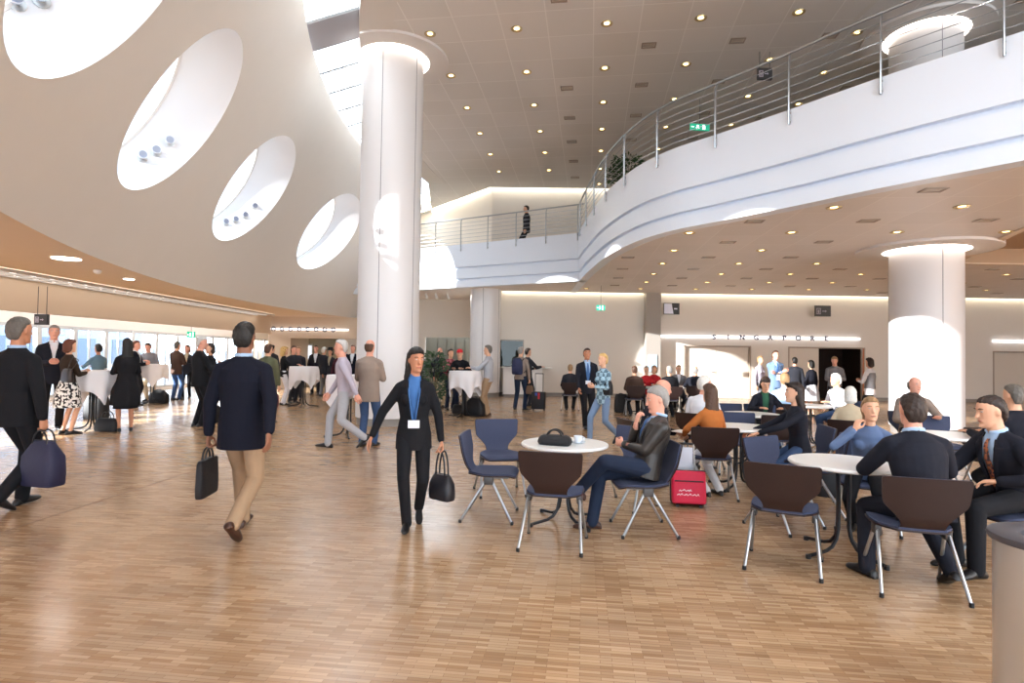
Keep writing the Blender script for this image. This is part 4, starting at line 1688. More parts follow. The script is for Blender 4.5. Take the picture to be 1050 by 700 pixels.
person('man in dark suit far back next to the large column', *AT(354, 21.4), 190, 1.76, tc='navy', bc='charcoal', hair='short', hc='brown', skin='pink', det=1, shirt='white')
person('tall man in blue jacket far back at the edge of the large column', *AT(362, 19.6), 180, 1.78, tc='navy', bc='charcoal', hair='short', hc='brown', skin='pink', det=1, shirt='white')
# upstairs
person('person in dark clothes walking along the upper rear walkway', *AT(538, 20.9), 268, 1.74, feet='walkR2', tc='charcoal', bc='black', hair='short', hc='dark', det=1, z=5.2)

# hat and cap belong to what the two wear: separate headgear
hp = woman_hat['hp']
m = MB()
up = woman_hat['up']
c = hp(0, -.015, .07)
m.loft([(c, V((.17, 0, 0)), V((0, .17, 0))), (c + V((0, 0, .012)), V((.165, 0, 0)), V((0, .165, 0))), (c + V((0, 0, .02)), V((.1, 0, 0)), V((0, .11, 0))), (c + V((0, 0, .1)), V((.085, 0, 0)), V((0, .095, 0))), (c + V((0, 0, .115)), V((.05, 0, 0)), V((0, .06, 0)))], 20)
tag(m.build('hat', mat('felt hat', '#1b1718', .9)), 'broad dark hat on the woman behind the grey suit', 'hat')
pc = [p for p in PEOPLE if 'red cap' in p['root']['label']][0]
hp = pc['hp']
m = MB()
hx, hf, hu = (hp(1, 0, 0) - hp(0, 0, 0)), (hp(0, 1, 0) - hp(0, 0, 0)), (hp(0, 0, 1) - hp(0, 0, 0))
c = hp(0, -.01, .03)
m.loft([(c, hx * .085, hf * .105), (c + hu * .04, hx * .083, hf * .102), (c + hu * .075, hx * .066, hf * .08), (c + hu * .1, hx * .03, hf * .04)], 18)
m.limb([hp(0, .07, .04), hp(0, .16, .03)], [.07, .05], 10, flat=.12, hint=hx)
tag(m.build('cap', mat('red cap cotton', '#c01e28', .8)), 'bright red cap worn at the cloth table by the rear column', 'cap')
ws = [p for p in PEOPLE if 'sunglasses' in p['root']['label']][0]
hp = ws['hp']
m = MB()
hx, hf, hu = (hp(1, 0, 0) - hp(0, 0, 0)), (hp(0, 1, 0) - hp(0, 0, 0)), (hp(0, 0, 1) - hp(0, 0, 0))
for sg in (-1, 1):
    m.ellipsoid(hp(sg * .034, .085, .105), hx * .03, hf * .012, hu * .022, 10, 6)
    m.limb([hp(sg * .06, .08, .105), hp(sg * .09, .0, .05)], [.004, .003], 5)
m.limb([hp(-.012, .09, .108), hp(.012, .09, .108)], [.004, .004], 5)
tag(m.build('sunglasses', M_PLASTIC), 'black sunglasses pushed up on the dark long hair', 'sunglasses')

# =================================================================== FURNITURE
def chair_fn(back):
    def seat(u, w):
        # w: 0 rear .. .44 front
        return V((u, -.20 + w, .432 - .012 * math.sin(PI * w / .44) - (.03 * ((w - .36) / .08) ** 2 if w > .36 else 0) + .1 * u * u)), V((0, 0, -1))

    def rear(u, w):
        t = R_(11)
        bend = .035 * (1 - min(1, w / .10)) ** 2
        return V((u, -.20 - .012 + bend - math.sin(t) * w + .22 * u * u, .432 + math.cos(t) * w)), V((0, -1, 0))
    return rear if back else seat


BACKROWS = [(0, .125), (.04, .127), (.07, .137), (.105, .165), (.15, .208), (.175, .230), (.20, .240), (.25, .245), (.31, .249), (.34, .25), (.352, .246), (.359, .238)]
SEATROWS = [(0, .14), (.05, .17), (.10, .205), (.16, .225), (.24, .232), (.34, .23), (.39, .222), (.42, .205), (.44, .16)]


def make_chair(label, loc, h):
    r = thing('upholstered_chair', label, 'chair', loc, h, 'upholstered chairs round the tables')
    m = MB()
    m.sheet(SEATROWS, chair_fn(False), .012)
    st = m.build('seat', M_BROWNSHELL, r)
    m = MB()
    m.sheet([(w, hw - .006) for w, hw in SEATROWS], lambda u, w: (chair_fn(False)(u, w)[0] + V((0, 0, .001)), V((0, 0, 1))), .014)
    m.build('seat_pad', M_NAVYFAB, st)
    m = MB()
    m.sheet(BACKROWS, chair_fn(True), .012)
    bk = m.build('backrest', M_BROWNSHELL, r)
    m = MB()
    m.sheet([(w, hw - .005) for w, hw in BACKROWS], lambda u, w: (chair_fn(True)(u, w)[0] + V((0, .001, 0)), V((0, 1, 0))), .013)
    m.build('back_pad', M_NAVYFAB, bk)
    for sx in (-1, 1):
        ap = V((sx * .205, .0, .405))
        for sy in (-1, 1):
            foot = V((sx * .245, .22 if sy > 0 else -.25, .012))
            m = MB()
            m.limb([ap + V((0, sy * .018, 0)), foot], [.0125, .0115], 10)
            lg = m.build('leg', M_CHROME, r)
            m = MB()
            m.limb([foot + V((0, 0, .02)), foot - V((0, 0, .008))], [.0145, .0145], 10, caps=False)
            m.build('foot_cap', M_PLASTIC, lg)
        m = MB()
        m.rbox((sx * .205 - .022, -.045, .345), (sx * .205 + .022, .045, .42), .012)
        m.build('bracket', M_PLASTIC if False else M_DKGREY, r)
    m = MB()
    m.limb([V((-.205, 0, .405)), V((.205, 0, .405))], [.013, .013], 10)
    m.limb([V((-.205, .0, .412)), V((-.19, .17, .41))], [.011, .011], 8)
    m.limb([V((.205, .0, .412)), V((.19, .17, .41))], [.011, .011], 8)
    m.build('frame', M_CHROME, r)
    return r


CHAIRS = [
    (-.11, 6.45, 168, 'empty navy chair facing us on the far left side of the front table'),
    (-.17, 5.52, 96, 'empty chair seen from its side, left of the front table'),
    (.36, 4.74, 12, 'empty dark backed chair in front of the front table with the black bag'),
    (1.16, 5.15, 268, 'chair under the grey haired man in leather jacket'),
    (1.16, 5.98, 222, 'empty navy chair behind the knees of the leather jacket man'),
    (2.03, 4.34, 28, 'empty dark backed chair left of the man seen from behind'),
    (2.70, 3.95, 16, 'dark backed chair under the man seen from behind in dark suit'),
    (3.68, 4.28, 266, 'chair under the man with floral tie'),
    (2.50, 5.32, 150, 'empty navy chair on the far side of the right table'),
    (3.04, 5.86, 292, 'empty dark chair seen edge on behind the young woman'),
    (3.25, 5.32, 212, 'chair under the young woman with cheek on hand'),
    (2.21, 6.48, 8, 'dark backed chair under the woman in orange jacket'),
    (3.24, 6.52, 278, 'navy chair under the woman with sunglasses on her hair'),
    (*AT(719, 7.98), 40, 'chair under the white haired person in white shirt'),
    (*AT(663, 6.98), 78, 'chair under the bending person in dark clothes'),
    (*AT(757, 7.75), 195, 'empty navy chair left of the woman with green scarf, the nearer of two'),
    (*AT(748, 9.3), 190, 'empty navy chair left of the woman with green scarf, the farther of two'),
    (*AT(784, 9.28), 188, 'chair under the woman with green scarf'),
    (*AT(793, 7.95), 4, 'empty dark backed chair in front of the woman with green scarf'),
    (*AT(806, 9.88), 14, 'chair under the man in light blue shirt'),
    (*AT(865, 10.5), 255, 'chair under the man in white shirt and jeans'),
    (*AT(937, 8.32), 196, 'chair under the elder man in grey suit'),
    (*AT(872, 7.38), 30, 'chair under the white blond haired person'),
    (*AT(1046, 5.88), -12, 'chair under the grey haired person at far right'),
    (*AT(964, 7.7), 190, 'empty navy chair just left of the dark backed one beside the right column'),
    (*AT(985, 6.9), 350, 'empty dark backed chair beyond the man with floral tie'),
    (*AT(651, 15.2), 4, 'dark chair under the man in brown jacket'),
    (*AT(663, 16.4), 186, 'chair under the woman in red jacket'),
    (*AT(671, 17.0), 200, 'chair under the second woman in red'),
    (*AT(687, 15.0), -4, 'dark chair under the black suited man near the pilaster'),
    (*AT(696, 17.1), 188, 'chair under the person in grey suit right of the pilaster'),
    (*AT(713, 15.6), 14, 'chair under the man seated alone before the sunlit door'),
    (*AT(585, 16.48), 6, 'dark chair under the man below the exit sign'),
]
for i, (x, y, h, lab) in enumerate(CHAIRS):
    if i == 0:
        CH0 = make_chair(lab, (x, y, 0), h)
    else:
        copy_thing(CH0, (x, y, 0), h, lab)


def foot_tube(m, a, R, top, r=.014, rot=0):
    c, s = math.cos(a), math.sin(a)
    pts = [(.055, top), (.05, .35), (.055, .20), (.075, .12), (.12, .065), (.18, .04), (R, .02)]
    m.limb([V((p * c, p * s, z)) for p, z in pts], [r] * len(pts), 8)


def make_table(label, loc, rot=0):
    r = thing('round_table', label, 'table', loc, rot, 'white round tables')
    m = MB()
    m.lathe([(.36, .685), (.392, .692), (.40, .70), (.40, .712), (.394, .72)], 56)
    m.build('tabletop', M_TABLETOP, r)
    m = MB()
    m.lathe([(.13, .66), (.15, .665), (.15, .684)], 24)
    m.build('top_plate', M_BLACK, r)
    for k in range(4):
        m = MB()
        foot_tube(m, R_(45 + 90 * k), .36, .66)
        lg = m.build('leg', M_BLACK, r)
        m = MB()
        c, s = math.cos(R_(45 + 90 * k)), math.sin(R_(45 + 90 * k))
        m.lathe([(.02, .0), (.02, .03)], 10, (.36 * c, .36 * s, 0))
        m.build('foot_pad', M_PLASTIC, lg)
    return r


T0 = make_table('white round table at the front with a black bag and a cup on it', (.50, 5.40, 0), 14)
TAB = [(2.63, 4.62, 25, 'white round table between the man seen from behind and the young woman'), (2.70, 6.92, 0, 'white round table in front of the woman with sunglasses on her hair'),
       (*AT(771, 8.55), 10, 'white round table of the woman with green scarf'), (*AT(829, 10.3), 5, 'white round table in front of the man in white shirt and jeans'),
       (*AT(968, 6.45), 15, 'white round table beside the right column, beyond the man with floral tie'), (*AT(660, 15.85), 0, 'small white table between the brown jacket and the women in red'),
       (*AT(697, 16.25), 0, 'small white table between the black suits in front of the back wall')]
for x, y, h, lab in TAB:
    copy_thing(T0, (x, y, 0), h, lab)


def make_high(label, loc, rot, wob):
    r = thing('standing_table', label, 'table', loc, rot, 'standing tables')
    m = MB()
    m.lathe([(.36, 1.085), (.375, 1.09), (.375, 1.105), (.37, 1.11)], 40)
    m.build('tabletop', M_TABLETOP, r)
    for k in range(4):
        m = MB()
        foot_tube(m, R_(20 + 90 * k), .40, 1.085, .016)
        m.build('leg', M_BLACK, r)
    c = MB()
    n, nr = 72, 12
    for i in range(nr + 1):
        for j in range(n):
            a = 2 * PI * j / n
            half = .74
            L = half / max(abs(math.cos(a - .3)), abs(math.sin(a - .3))) - .38
            L = min(L, .62)
            if i <= 2:
                c.v.append(V((.38 * i / 2 * math.cos(a) + (1e-4 if i == 0 else 0) * math.cos(a), .38 * i / 2 * math.sin(a), 1.116)))
            else:
                q = (i - 2) / (nr - 2)
                fold = .035 * q * math.sin(9 * a + wob) + .02 * q * math.sin(5 * a + 2 * wob)
                rr = .38 + .03 * math.sin(min(1, q * 3) * PI / 2) + fold - .03 * q
                c.v.append(V((rr * math.cos(a), rr * math.sin(a), 1.116 - .01 * (q > 0) - L * q)))
    for i in range(nr):
        for j in range(n):
            k = (j + 1) % n
            c.addf((i * n + j, i * n + k, (i + 1) * n + k, (i + 1) * n + j))
    return r, c


for k, (px, Y, rot, lab) in enumerate([(97, 11.0, 0, 'leftmost'), (157, 16.4, 30, 'second from the left'), (312, 16.3, 10, 'in the middle of the left half'), (358, 10.6, 0, 'beside the large left column'),
                                       (477, 14.3, 40, 'by the rear column')]):
    x, y = AT(px, Y)
    r, c = make_high('standing table on black tube legs, %s' % lab.rstrip(','), (x, y, 0), rot, k * 1.3)
    c.v = [V((x, y, 0)) + Matrix.Rotation(-R_(rot), 3, 'Z') @ p for p in c.v]
    tag(c.build('tablecloth', M_CLOTH), 'white cloth draped over the standing table, %s' % lab.rstrip(','), 'tablecloth', 'white tablecloths')


# ---- bags and small things
def place(mb, M):
    mb.v = [M @ p for p in mb.v]
    return mb


def PM(x, y, z, h):
    return Matrix.Translation((x, y, z)) @ Matrix.Rotation(-R_(h), 4, 'Z')


def bag(name, label, loc, h, w, d, hh, material, cat='bag', handle=.12, taper=.85, trim=None, soft=.03):
    """soft bag standing on its base with two loop handles"""
    r = thing(name, label, cat, loc, h)
    m = MB()
    lv = [(0, .94), (.02, 1), (hh * .3, 1.02), (hh * .65, .97), (hh * .93, taper), (hh, taper * .86)]
    b0 = len(m.v)
    n = 24
    for z, k in lv:
        for j in range(n):
            a = 2 * PI * j / n
            cx = math.copysign(abs(math.cos(a)) ** .45, math.cos(a))
            cy = math.copysign(abs(math.sin(a)) ** .45, math.sin(a))
            kk = k if z < hh * .5 else k
            m.v.append(V((cx * w / 2 * kk, cy * d / 2 * (k if z < hh * .7 else k * .75), z)))
    for i in range(len(lv) - 1):
        for j in range(n):
            k = (j + 1) % n
            m.addf((i * n + j, i * n + k, (i + 1) * n + k, (i + 1) * n + j))
    m.addf(tuple(reversed(range(n))))
    m.addf(tuple((len(lv) - 1) * n + j for j in range(n)))
    m.build('bag_body', material, r)
    if handle:
        for sy in (-1, 1):
            m = MB()
            pts = [V((math.cos(t) * w * .22, sy * d * .18, hh * .93 + math.sin(t) * handle)) for t in [PI * i / 10 for i in range(11)]]
            m.limb(pts, [.008] * 11, 6)
            m.build('handle', trim or M_PLASTIC, r)
    m = MB()
    m.limb([V((-w * .36, 0, hh)), V((w * .36, 0, hh))], [.006, .006], 6)
    m.build('zip', trim or M_DKGREY, r)
    return r


M_BAGBLACK = mat('black nylon', '#131216', .6, bump=.2, scale=30)
M_BAGBLUE = mat('dark blue nylon', '#20203c', .6, bump=.3, scale=20)
bag('handbag', 'black briefcase bag with handle lying on the front white table', (.40, 5.27, .722), 20, .30, .16, .085, M_BAGBLACK, handle=.055)
# cup and saucer
cx, cy = .62, 5.38
r = thing('coffee_cup', 'white coffee cup standing on its saucer on the front table', 'cup', (cx, cy, .729))
m = MB()
m.lathe([(.022, 0), (.026, .004), (.036, .03), (.041, .06), (.039, .06), (.033, .028), (.012, .008)], 24)
m.build('cup_bowl', mat('porcelain', '#dde3ea', .2), r)
m = MB()
m.limb([V((.038, 0, .05)), V((.06, 0, .045)), V((.058, 0, .025)), V((.035, 0, .018))], [.005] * 4, 6)
m.build('cup_handle', mat('porcelain', '#dde3ea', .2), r)
m = MB()
m.lathe([(.03, 0), (.05, .004), (.07, .012), (.07, .015), (.045, .008), (.01, .007)], 28, (cx, cy, .7205))
tag(m.build('saucer', mat('porcelain', '#dde3ea', .2)), 'white saucer under the coffee cup on the front table', 'saucer')

# red and black trolley bag with silver pull frame behind the leather jacket
bx, by = atz(697, 511, 0).x, 6.15
r = thing('trolley_bag', 'bright red bag with black side and silver pull frame standing on the floor', 'bag', (bx, by - .12, 0), 8)
Ml = Matrix.Rotation(R_(-12), 4, 'X') @ Matrix.Translation((0, 0, .02))
m = MB()
m.rbox((-.17, -.10, 0), (.17, .0, .33), .03)
place(m, Ml).build('front_pocket', mat('red nylon', '#c4163c', .55, bump=.15, scale=25), r)
m = MB()
m.rbox((-.172, .0, 0), (.172, .12, .34), .03)
place(m, Ml).build('bag_body', M_BAGBLACK, r)
m = MB()
m.limb([V((-.14, -.104, .225)), V((.14, -.104, .225))], [.006, .006], 6)
m.limb([V((-.17, -.05, .33)), V((.17, -.05, .33))], [.008, .008], 6)
place(m, Ml).build('zip', M_PLASTIC, r)
m = MB()
for i, (xx, zz, L) in enumerate([(-.10, .125, .02), (-.07, .13, .035), (-.03, .126, .03), (.0, .13, .02), (-.12, .085, .03), (-.085, .09, .02), (-.05, .085, .035), (-.005, .09, .025), (.03, .085, .04), (.075, .088, .02)]):
    m.limb([V((xx, -.102, zz)), V((xx + L * .6, -.102, zz + .012)), V((xx + L, -.102, zz - .004))], [.004, .004, .003], 5, flat=.5)
place(m, Ml).build('lettering', mat('white print', '#f0f0f0', .6), r)
for sx in (-1, 1):
    m = MB()
    m.limb([V((sx * .09, .1, .3)), V((sx * .09, .13, .62))], [.009, .009], 8)
    place(m, Ml).build('pull_rod', M_CHROME, r)
    m = MB()
    m.limb([V((sx * .1, -.05, .005)), V((sx * .13, -.05, .005))], [.025, .025], 12, caps=False)
    m.build('wheel', M_PLASTIC, r)
m = MB()
m.limb([V((-.09, .13, .62)), V((.09, .13, .62))], [.012, .012], 8)
place(m, Ml).build('pull_grip', M_PLASTIC, r)
m = MB()
m.rbox((-.08, .125, .34), (.08, .13, .58), .003)
place(m, Ml).build('plastic_sleeve', mat('pale plastic sleeve', '#c3c6d2', .3), r)
# white papers on the lap of the woman in orange
m = MB()
for k in range(3):
    place_m = MB()
    place_m.rbox((-.11, -.15, .0 + k * .004), (.11, .15, .003 + k * .004), .002)
    place(place_m, Matrix.Rotation(R_(6 * k), 4, 'Z'))
    o_ = len(m.v)
    m.v += place_m.v
    for f in place_m.f:
        m.addf(tuple(o_ + i for i in f))
place(m, PM(*AT(704, 6.75), .66, 330))
tag(m.build('papers', mat('white paper', '#f2f2f2', .8)), 'white papers on the lap of the woman in orange jacket', 'paper')

# things carried and standing about
g = man_far_left['grip'][1]
bag('travel_bag', 'dark blue soft bag hanging from the hand of the man at left edge', (g.x, g.y, g.z - .52), 15, .40, .20, .42, M_BAGBLUE, handle=.13, taper=.6)
g = man_navy['grip'][0]
bag('briefcase', 'slim black briefcase in the hand of the man in navy jacket', (g.x, g.y, g.z - .40), 84, .36, .07, .30, M_BAGBLACK, cat='briefcase', handle=.11, taper=1.0)
g = woman_badge['grip'][0]
bag('handbag', 'small black and grey handbag hanging from the walking woman', (g.x, g.y, g.z - .42), 40, .26, .12, .22, mat('black leather bag', '#1d1c22', .4), handle=.22, taper=.75)
# shoulder bag of the woman in the print skirt
tp = woman_skirt['tp']
w = woman_skirt
p = tp(.2, .22, -.08)
r = bag('shoulder_bag', 'dark brown shoulder bag under the arm of the woman in print skirt', (p.x, p.y - .06, p.z - .17), 30, .27, .11, .23, mat('brown leather bag', '#2c2220', .4), handle=0)
m = MB()
q = [tp(.17, .50, -.02), tp(.21, .42, -.08), p + V((0, -.06, .05))]
q2 = [tp(.17, .50, -.02), tp(.20, .44, .06), p + V((.05, -.02, .05))]
L = [x_ - V(r.location) for x_ in reversed(q)] + [x_ - V(r.location) for x_ in q2[1:]]
Mi = Matrix.Rotation(R_(30), 3, 'Z')
m.limb([Mi @ x_ for x_ in L], [.009] * len(L), 6)
m.build('strap', mat('brown leather bag', '#2c2220', .4), r)
x, y = G(110, 442)
bag('handbag', 'black leather handbag with loop handles on the floor by the black coat', (x, y, 0), 10, .46, .2, .24, M_BAGBLACK, handle=.14)
x, y = G(86, 432)
bag('travel_bag', 'large black upright bag on the floor under the leftmost cloth table', (x - .1, y + .5, 0), 0, .45, .3, .62, M_BAGBLACK, handle=.08)
x, y = G(216, 433)
bag('pilot_case', 'black case on the floor beside the grey haired man in suit', (x, y, 0), 5, .34, .22, .36, M_BAGBLACK, cat='case', handle=.06, taper=1.0)
x, y = G(163, 413)
bag('backpack', 'black backpack lying under the second cloth table by the windows', (x, y, 0), 0, .5, .3, .36, M_BAGBLACK, handle=.05, taper=.6)
x, y = G(285, 416)
bag('shopping_bag', 'dark red paper bag on the floor beside the blond woman in white trousers', (x - .05, y - .2, 0), 8, .28, .14, .34, mat('dark red paper', '#5d1424', .6), handle=.1, taper=1.0)
x, y = G(487, 426)
bag('backpack', 'black backpack slumped on the floor by the man in khaki trousers', (x, y, 0), 20, .55, .36, .44, M_BAGBLACK, handle=.06, taper=.55)
x, y = G(470, 424)
bag('handbag', 'small black bag on the floor under the cloth table by the rear column', (x, y + .1, 0), 0, .34, .2, .22, M_BAGBLACK, handle=.07)
x, y = G(623, 421)
bag('backpack', 'black backpack on the floor near the chairs left of the brown jacket', (x + .3, y - .4, 0), 0, .36, .26, .5, M_BAGBLACK, handle=.05)
x, y = G(852, 520)
bag('shoulder_bag', 'large black bag on the floor below the right white table', (x + .32, y + .5, 0), 20, .42, .24, .34, M_BAGBLACK, handle=.12)
# wheeled suitcase by the counter
x, y = G(552, 421)
r = thing('suitcase', 'black wheeled suitcase with red tag and raised handle near the counter', 'suitcase', (x, y, 0), 12)
m = MB()
m.rbox((-.19, -.11, .05), (.19, .11, .52), .03)
m.build('case_body', M_BAGBLACK, r)
for sx in (-1, 1):
    m = MB()
    m.limb([V((sx * .11, .09, .5)), V((sx * .11, .09, 1.02))], [.009, .009], 6)
    m.build('handle_rod', M_DKGREY, r)
    m = MB()
    m.limb([V((sx * .13, .08, .03)), V((sx * .17, .08, .03))], [.03, .03], 12, caps=False)
    m.build('wheel', M_PLASTIC, r)
m = MB()
m.limb([V((-.11, .09, 1.02)), V((.11, .09, 1.02))], [.013, .013], 8)
m.build('grip', M_PLASTIC, r)
m = MB()
m.rbox((-.0, -.125, .33), (.05, -.112, .5), .004)
m.build('tag', mat('red tag', '#b3202c', .6), r)
m = MB()
m.rbox((-.08, -.125, .42), (-.02, -.112, .5), .004)
m.build('ribbon', mat('blue ribbon', '#3d4e9a', .6), r)
# backpack worn by the man at the counter
w = man_backpack
r = thing('backpack', 'dark blue backpack on the back of the man at the counter', 'backpack', w['tp'](0, .05, -.15))
rt, fw, up = w['rt'], w['fw'], w['up']
m = MB()
lv = [(0, .13, .05), (.03, .16, .085), (.2, .165, .095), (.36, .15, .08), (.44, .11, .055), (.46, .06, .03)]
m.loft([(up * z - fw * .07, rt * a, fw * b_) for z, a, b_ in lv], 18)
m.build('pack_body', mat('backpack blue', '#252a4a', .7, bump=.2), r)
m = MB()
m.loft([(up * z - fw * .15, rt * a, fw * b_) for z, a, b_ in [(.03, .10, .02), (.06, .12, .035), (.18, .12, .035), (.21, .1, .02)]], 14)
m.build('pocket', mat('backpack blue', '#252a4a', .7, bump=.2), r)
o = V(r.location)
for sg in (-1, 1):
    m = MB()
    m.limb([w['tp'](sg * .10, .42, -.13) - o, w['tp'](sg * .11, .51, -.02) - o, w['tp'](sg * .12, .40, .135) - o, w['tp'](sg * .15, .2, .11) - o, w['tp'](sg * .15, .1, -.1) - o], [.02] * 5, 6, flat=.35, hint=rt)
    m.build('strap', M_PLASTIC, r)
g = w['grip'][1]
bag('pouch', 'brown bag in the hand of the man with the backpack', (g.x, g.y, g.z - .30), 30, .22, .08, .24, mat('brown suede', '#6d5340', .8), handle=.07)
g = woman_plaid['tp'](.0, .18, .24)
bag('handbag', 'black handbag held at the side of the woman in checked shirt', (g.x + .22, g.y + .02, g.z - .12), 60, .28, .1, .24, M_BAGBLACK, handle=.1)

# tablet held by the man in blue grey suit
w = [p for p in PEOPLE if 'folded arms' in p['root']['label'] and 'blue grey' in p['root']['label']][0]
m = MB()
m.rbox((-.10, -.006, -.13), (.10, .006, .13), .006)
c = w['tp'](0, .12, .34)
place(m, Matrix.Translation(c) @ Matrix.Rotation(R_(-55), 4, 'X'))
tag(m.build('folder', mat('white card', '#e6e6ea', .6)), 'white folder held by the man in blue grey suit', 'folder')

# stainless bin at the lower right corner
bc = V((2.18, 2.33, 0))
r = thing('waste_bin', 'tall stainless steel waste bin with dark rim at the lower right corner', 'bin', bc)
m = MB()
m.lathe([(.205, .03), (.205, .80)], 64)
m.build('bin_drum', M_STEEL, r)
m = MB()
m.lathe([(.2, 0), (.2, .03)], 48)
m.build('bin_base', M_PLASTIC, r)
m = MB()
m.lathe([(.205, .80), (.222, .803), (.226, .815), (.222, .828), (.205, .834), (.13, .834), (.118, .826), (.115, .80), (.115, .70), (.02, .69)], 64, cap=False)
m.build('rim', mat('anthracite rim', '#47454a', .5), r)
m = MB()
for i in range(7):
    for j in range(2):
        a0 = R_(205 + i * 1.4)
        rr = .2062
        z0 = .72 + j * .03
        m.v += [V((rr * math.cos(a0), rr * math.sin(a0), z0)), V((rr * math.cos(a0 + .0244), rr * math.sin(a0 + .0244), z0)), V((rr * math.cos(a0 + .0244), rr * math.sin(a0 + .0244), z0 + .03)), V((rr * math.cos(a0), rr * math.sin(a0), z0 + .03))]
        b = len(m.v) - 4
        m.addf((b, b + 1, b + 2, b + 3))
m.build('sticker', mat('pale sticker', '#cfd0d6', .5), r)

# ---- information counter in front of the little window
r = thing('counter', 'white information counter below the small window in the back wall', 'counter', (0, 0, 0))
a, b_ = aty(516, 380, 21.3).x, aty(556, 380, 21.3).x
m = MB()
m.box((a, 21.2, .1), (b_, 21.98, 1.05))
m.build('body', M_WHITE, r, smooth=False)
m = MB()
m.rbox((a - .05, 21.0, 1.05), (b_ + .35, 21.98, 1.09), .01)
m.build('countertop', mat('counter top', '#dcdad6', .35), r)
m = MB()
m.box((a + .02, 21.24, 0), (b_ - .02, 21.95, .1))
m.build('plinth', M_BASE, r, smooth=False)

# ---- potted plants
def plant(label, loc, height, leaves, seed, pot_r=.18, width=.35):
    rnd = random.Random(seed)
    r = thing('potted_plant', label, 'plant', loc)
    m = MB()
    m.lathe([(pot_r * .75, 0), (pot_r, .32), (pot_r * 1.04, .34), (pot_r * .96, .34), (pot_r * .9, .30), (.02, .30)], 24)
    m.build('pot', mat('grey planter', '#6c6a66', .6), r)
    m = MB()
    for i in range(7):
        a = rnd.uniform(0, 2 * PI)
        e = V((math.cos(a) * width * .7, math.sin(a) * width * .7, height * rnd.uniform(.7, 1)))
        m.limb([V((0, 0, .3)), V((e.x * .3, e.y * .3, .3 + (e.z - .3) * .5)), e], [.012, .009, .004], 5)
    m.build('stem', mat('plant stem', '#4a4a2c', .8), r)
    m = MB()
    for i in range(leaves):
        a = rnd.uniform(0, 2 * PI)
        q = rnd.uniform(.0, 1)
        rr = width * math.sqrt(rnd.uniform(.02, 1)) * (.6 + .6 * math.sin(PI * q))
        p = V((rr * math.cos(a), rr * math.sin(a), .42 + (height - .42) * q))
        d = V((math.cos(a) + rnd.uniform(-.5, .5), math.sin(a) + rnd.uniform(-.5, .5), rnd.uniform(-.5, .7))).normalized()
        s = d.orthogonal().normalized()
        nn = d.cross(s)
        L = rnd.uniform(.09, .16)
        b = len(m.v)
        m.v += [p, p + d * L * .5 + s * L * .22 + nn * .01, p + d * L, p + d * L * .5 - s * L * .22 + nn * .01]
        m.addf((b, b + 1, b + 2, b + 3))
    f = m.build('foliage', mat('plant leaves', '#2f4a2a', .55, var=.4, scale=9), r, smooth=False)
    return r


x, y = AT(446, 14.5)
plant('leafy green plant in a planter beside the large left column', (x, y, 0), 1.55, 420, 3, width=.28)
plant('dark bushy plant in a planter behind the curved balcony railing', (2.85, 14.6, 5.2), 1.35, 900, 5, .22, .42)

# =================================================================== SIGNS
M_LETTER = mat('dark metal letter', '#4b4650', .4, metal=.4)


def letters(root, text, p0, p1, size, material, y_off):
    n = len(text)
    for i, chh in enumerate(text):
        c = bpy.data.curves.new('f', 'FONT')
        c.body = chh
        c.size = size
        c.extrude = .02
        c.align_x = 'CENTER'
        c.offset = .006
        o = bpy.data.objects.new('f', c)
        COL.objects.link(o)
        dg = bpy.context.evaluated_depsgraph_get()
        me = bpy.data.meshes.new_from_object(o.evaluated_get(dg))
        bpy.data.objects.remove(o)
        p = p0.lerp(p1, i / (n - 1))
        M = Matrix.Translation(p + V((0, y_off, 0))) @ Matrix.Rotation(PI / 2, 4, 'X')
        me.transform(M)
        link('letter', me, material, root, False)


YS = BY - .08
pl, pr_ = aty(678, 345, YS), aty(882, 347, YS)
zs = (pl.z + pr_.z) / 2
r = thing('room_sign', 'long white light strip with dark metal letters SINGAPORE above the doors', 'sign', (0, 0, 0))
m = MB()
m.box((pl.x, YS + .0, zs - .03), (pr_.x, YS + .06, zs + .03))
m.build('light_strip', M_LED, r, smooth=False)
a, b_ = aty(732, 346, YS), aty(847, 347, YS)
letters(r, 'SINGAPORE', V((a.x, YS, zs - .085)), V((b_.x, YS, zs - .085)), .25, M_LETTER, -.03)
a, b_ = aty(1019, 350, YS), aty(1060, 350, YS)
m = MB()
m.box((a.x, YS, zs - .03), (b_.x, YS + .06, zs + .03))
tag(m.build('light_strip', M_LED, smooth=False), 'short white light strip above the door at the right edge', 'light')
# lettered strip at the far left; its letters cannot be read in the photograph
YL = 24.45
a, b_ = aty(262, 333.5, YL), aty(357, 341, YL)
zl = 2.47
r = thing('room_sign', 'white light strip with small dark letters on the tan wall at far left', 'sign', (0, 0, 0))
m = MB()
m.box((a.x, YL - .05, zl - .03), (b_.x, YL + .04, zl + .03))
m.build('light_strip', M_LED, r, smooth=False)
for k in range(8):
    px = 280.5 + k * 8.75
    p = aty(px, 338, YL - .08)
    m = MB()
    rnd = random.Random(k)
    hw, hh = .06 + .015 * rnd.random(), .085
    ring = [V((p.x + hw * math.cos(t), YL - .085, zl + hh * math.sin(t))) for t in [rnd.uniform(0, 6) + 2 * PI * q / 14 * (.72 + .25 * rnd.random()) for q in range(15)]]
    t0_ = rnd.uniform(0, 6)
    ring = [V((p.x + hw * math.cos(t0_ + 5.2 * q / 14), YL - .085, zl + hh * math.sin(t0_ + 5.2 * q / 14))) for q in range(15)]
    m.limb(ring, [.024] * 15, 6)
    m.build('letter', M_LETTER, r, smooth=False)

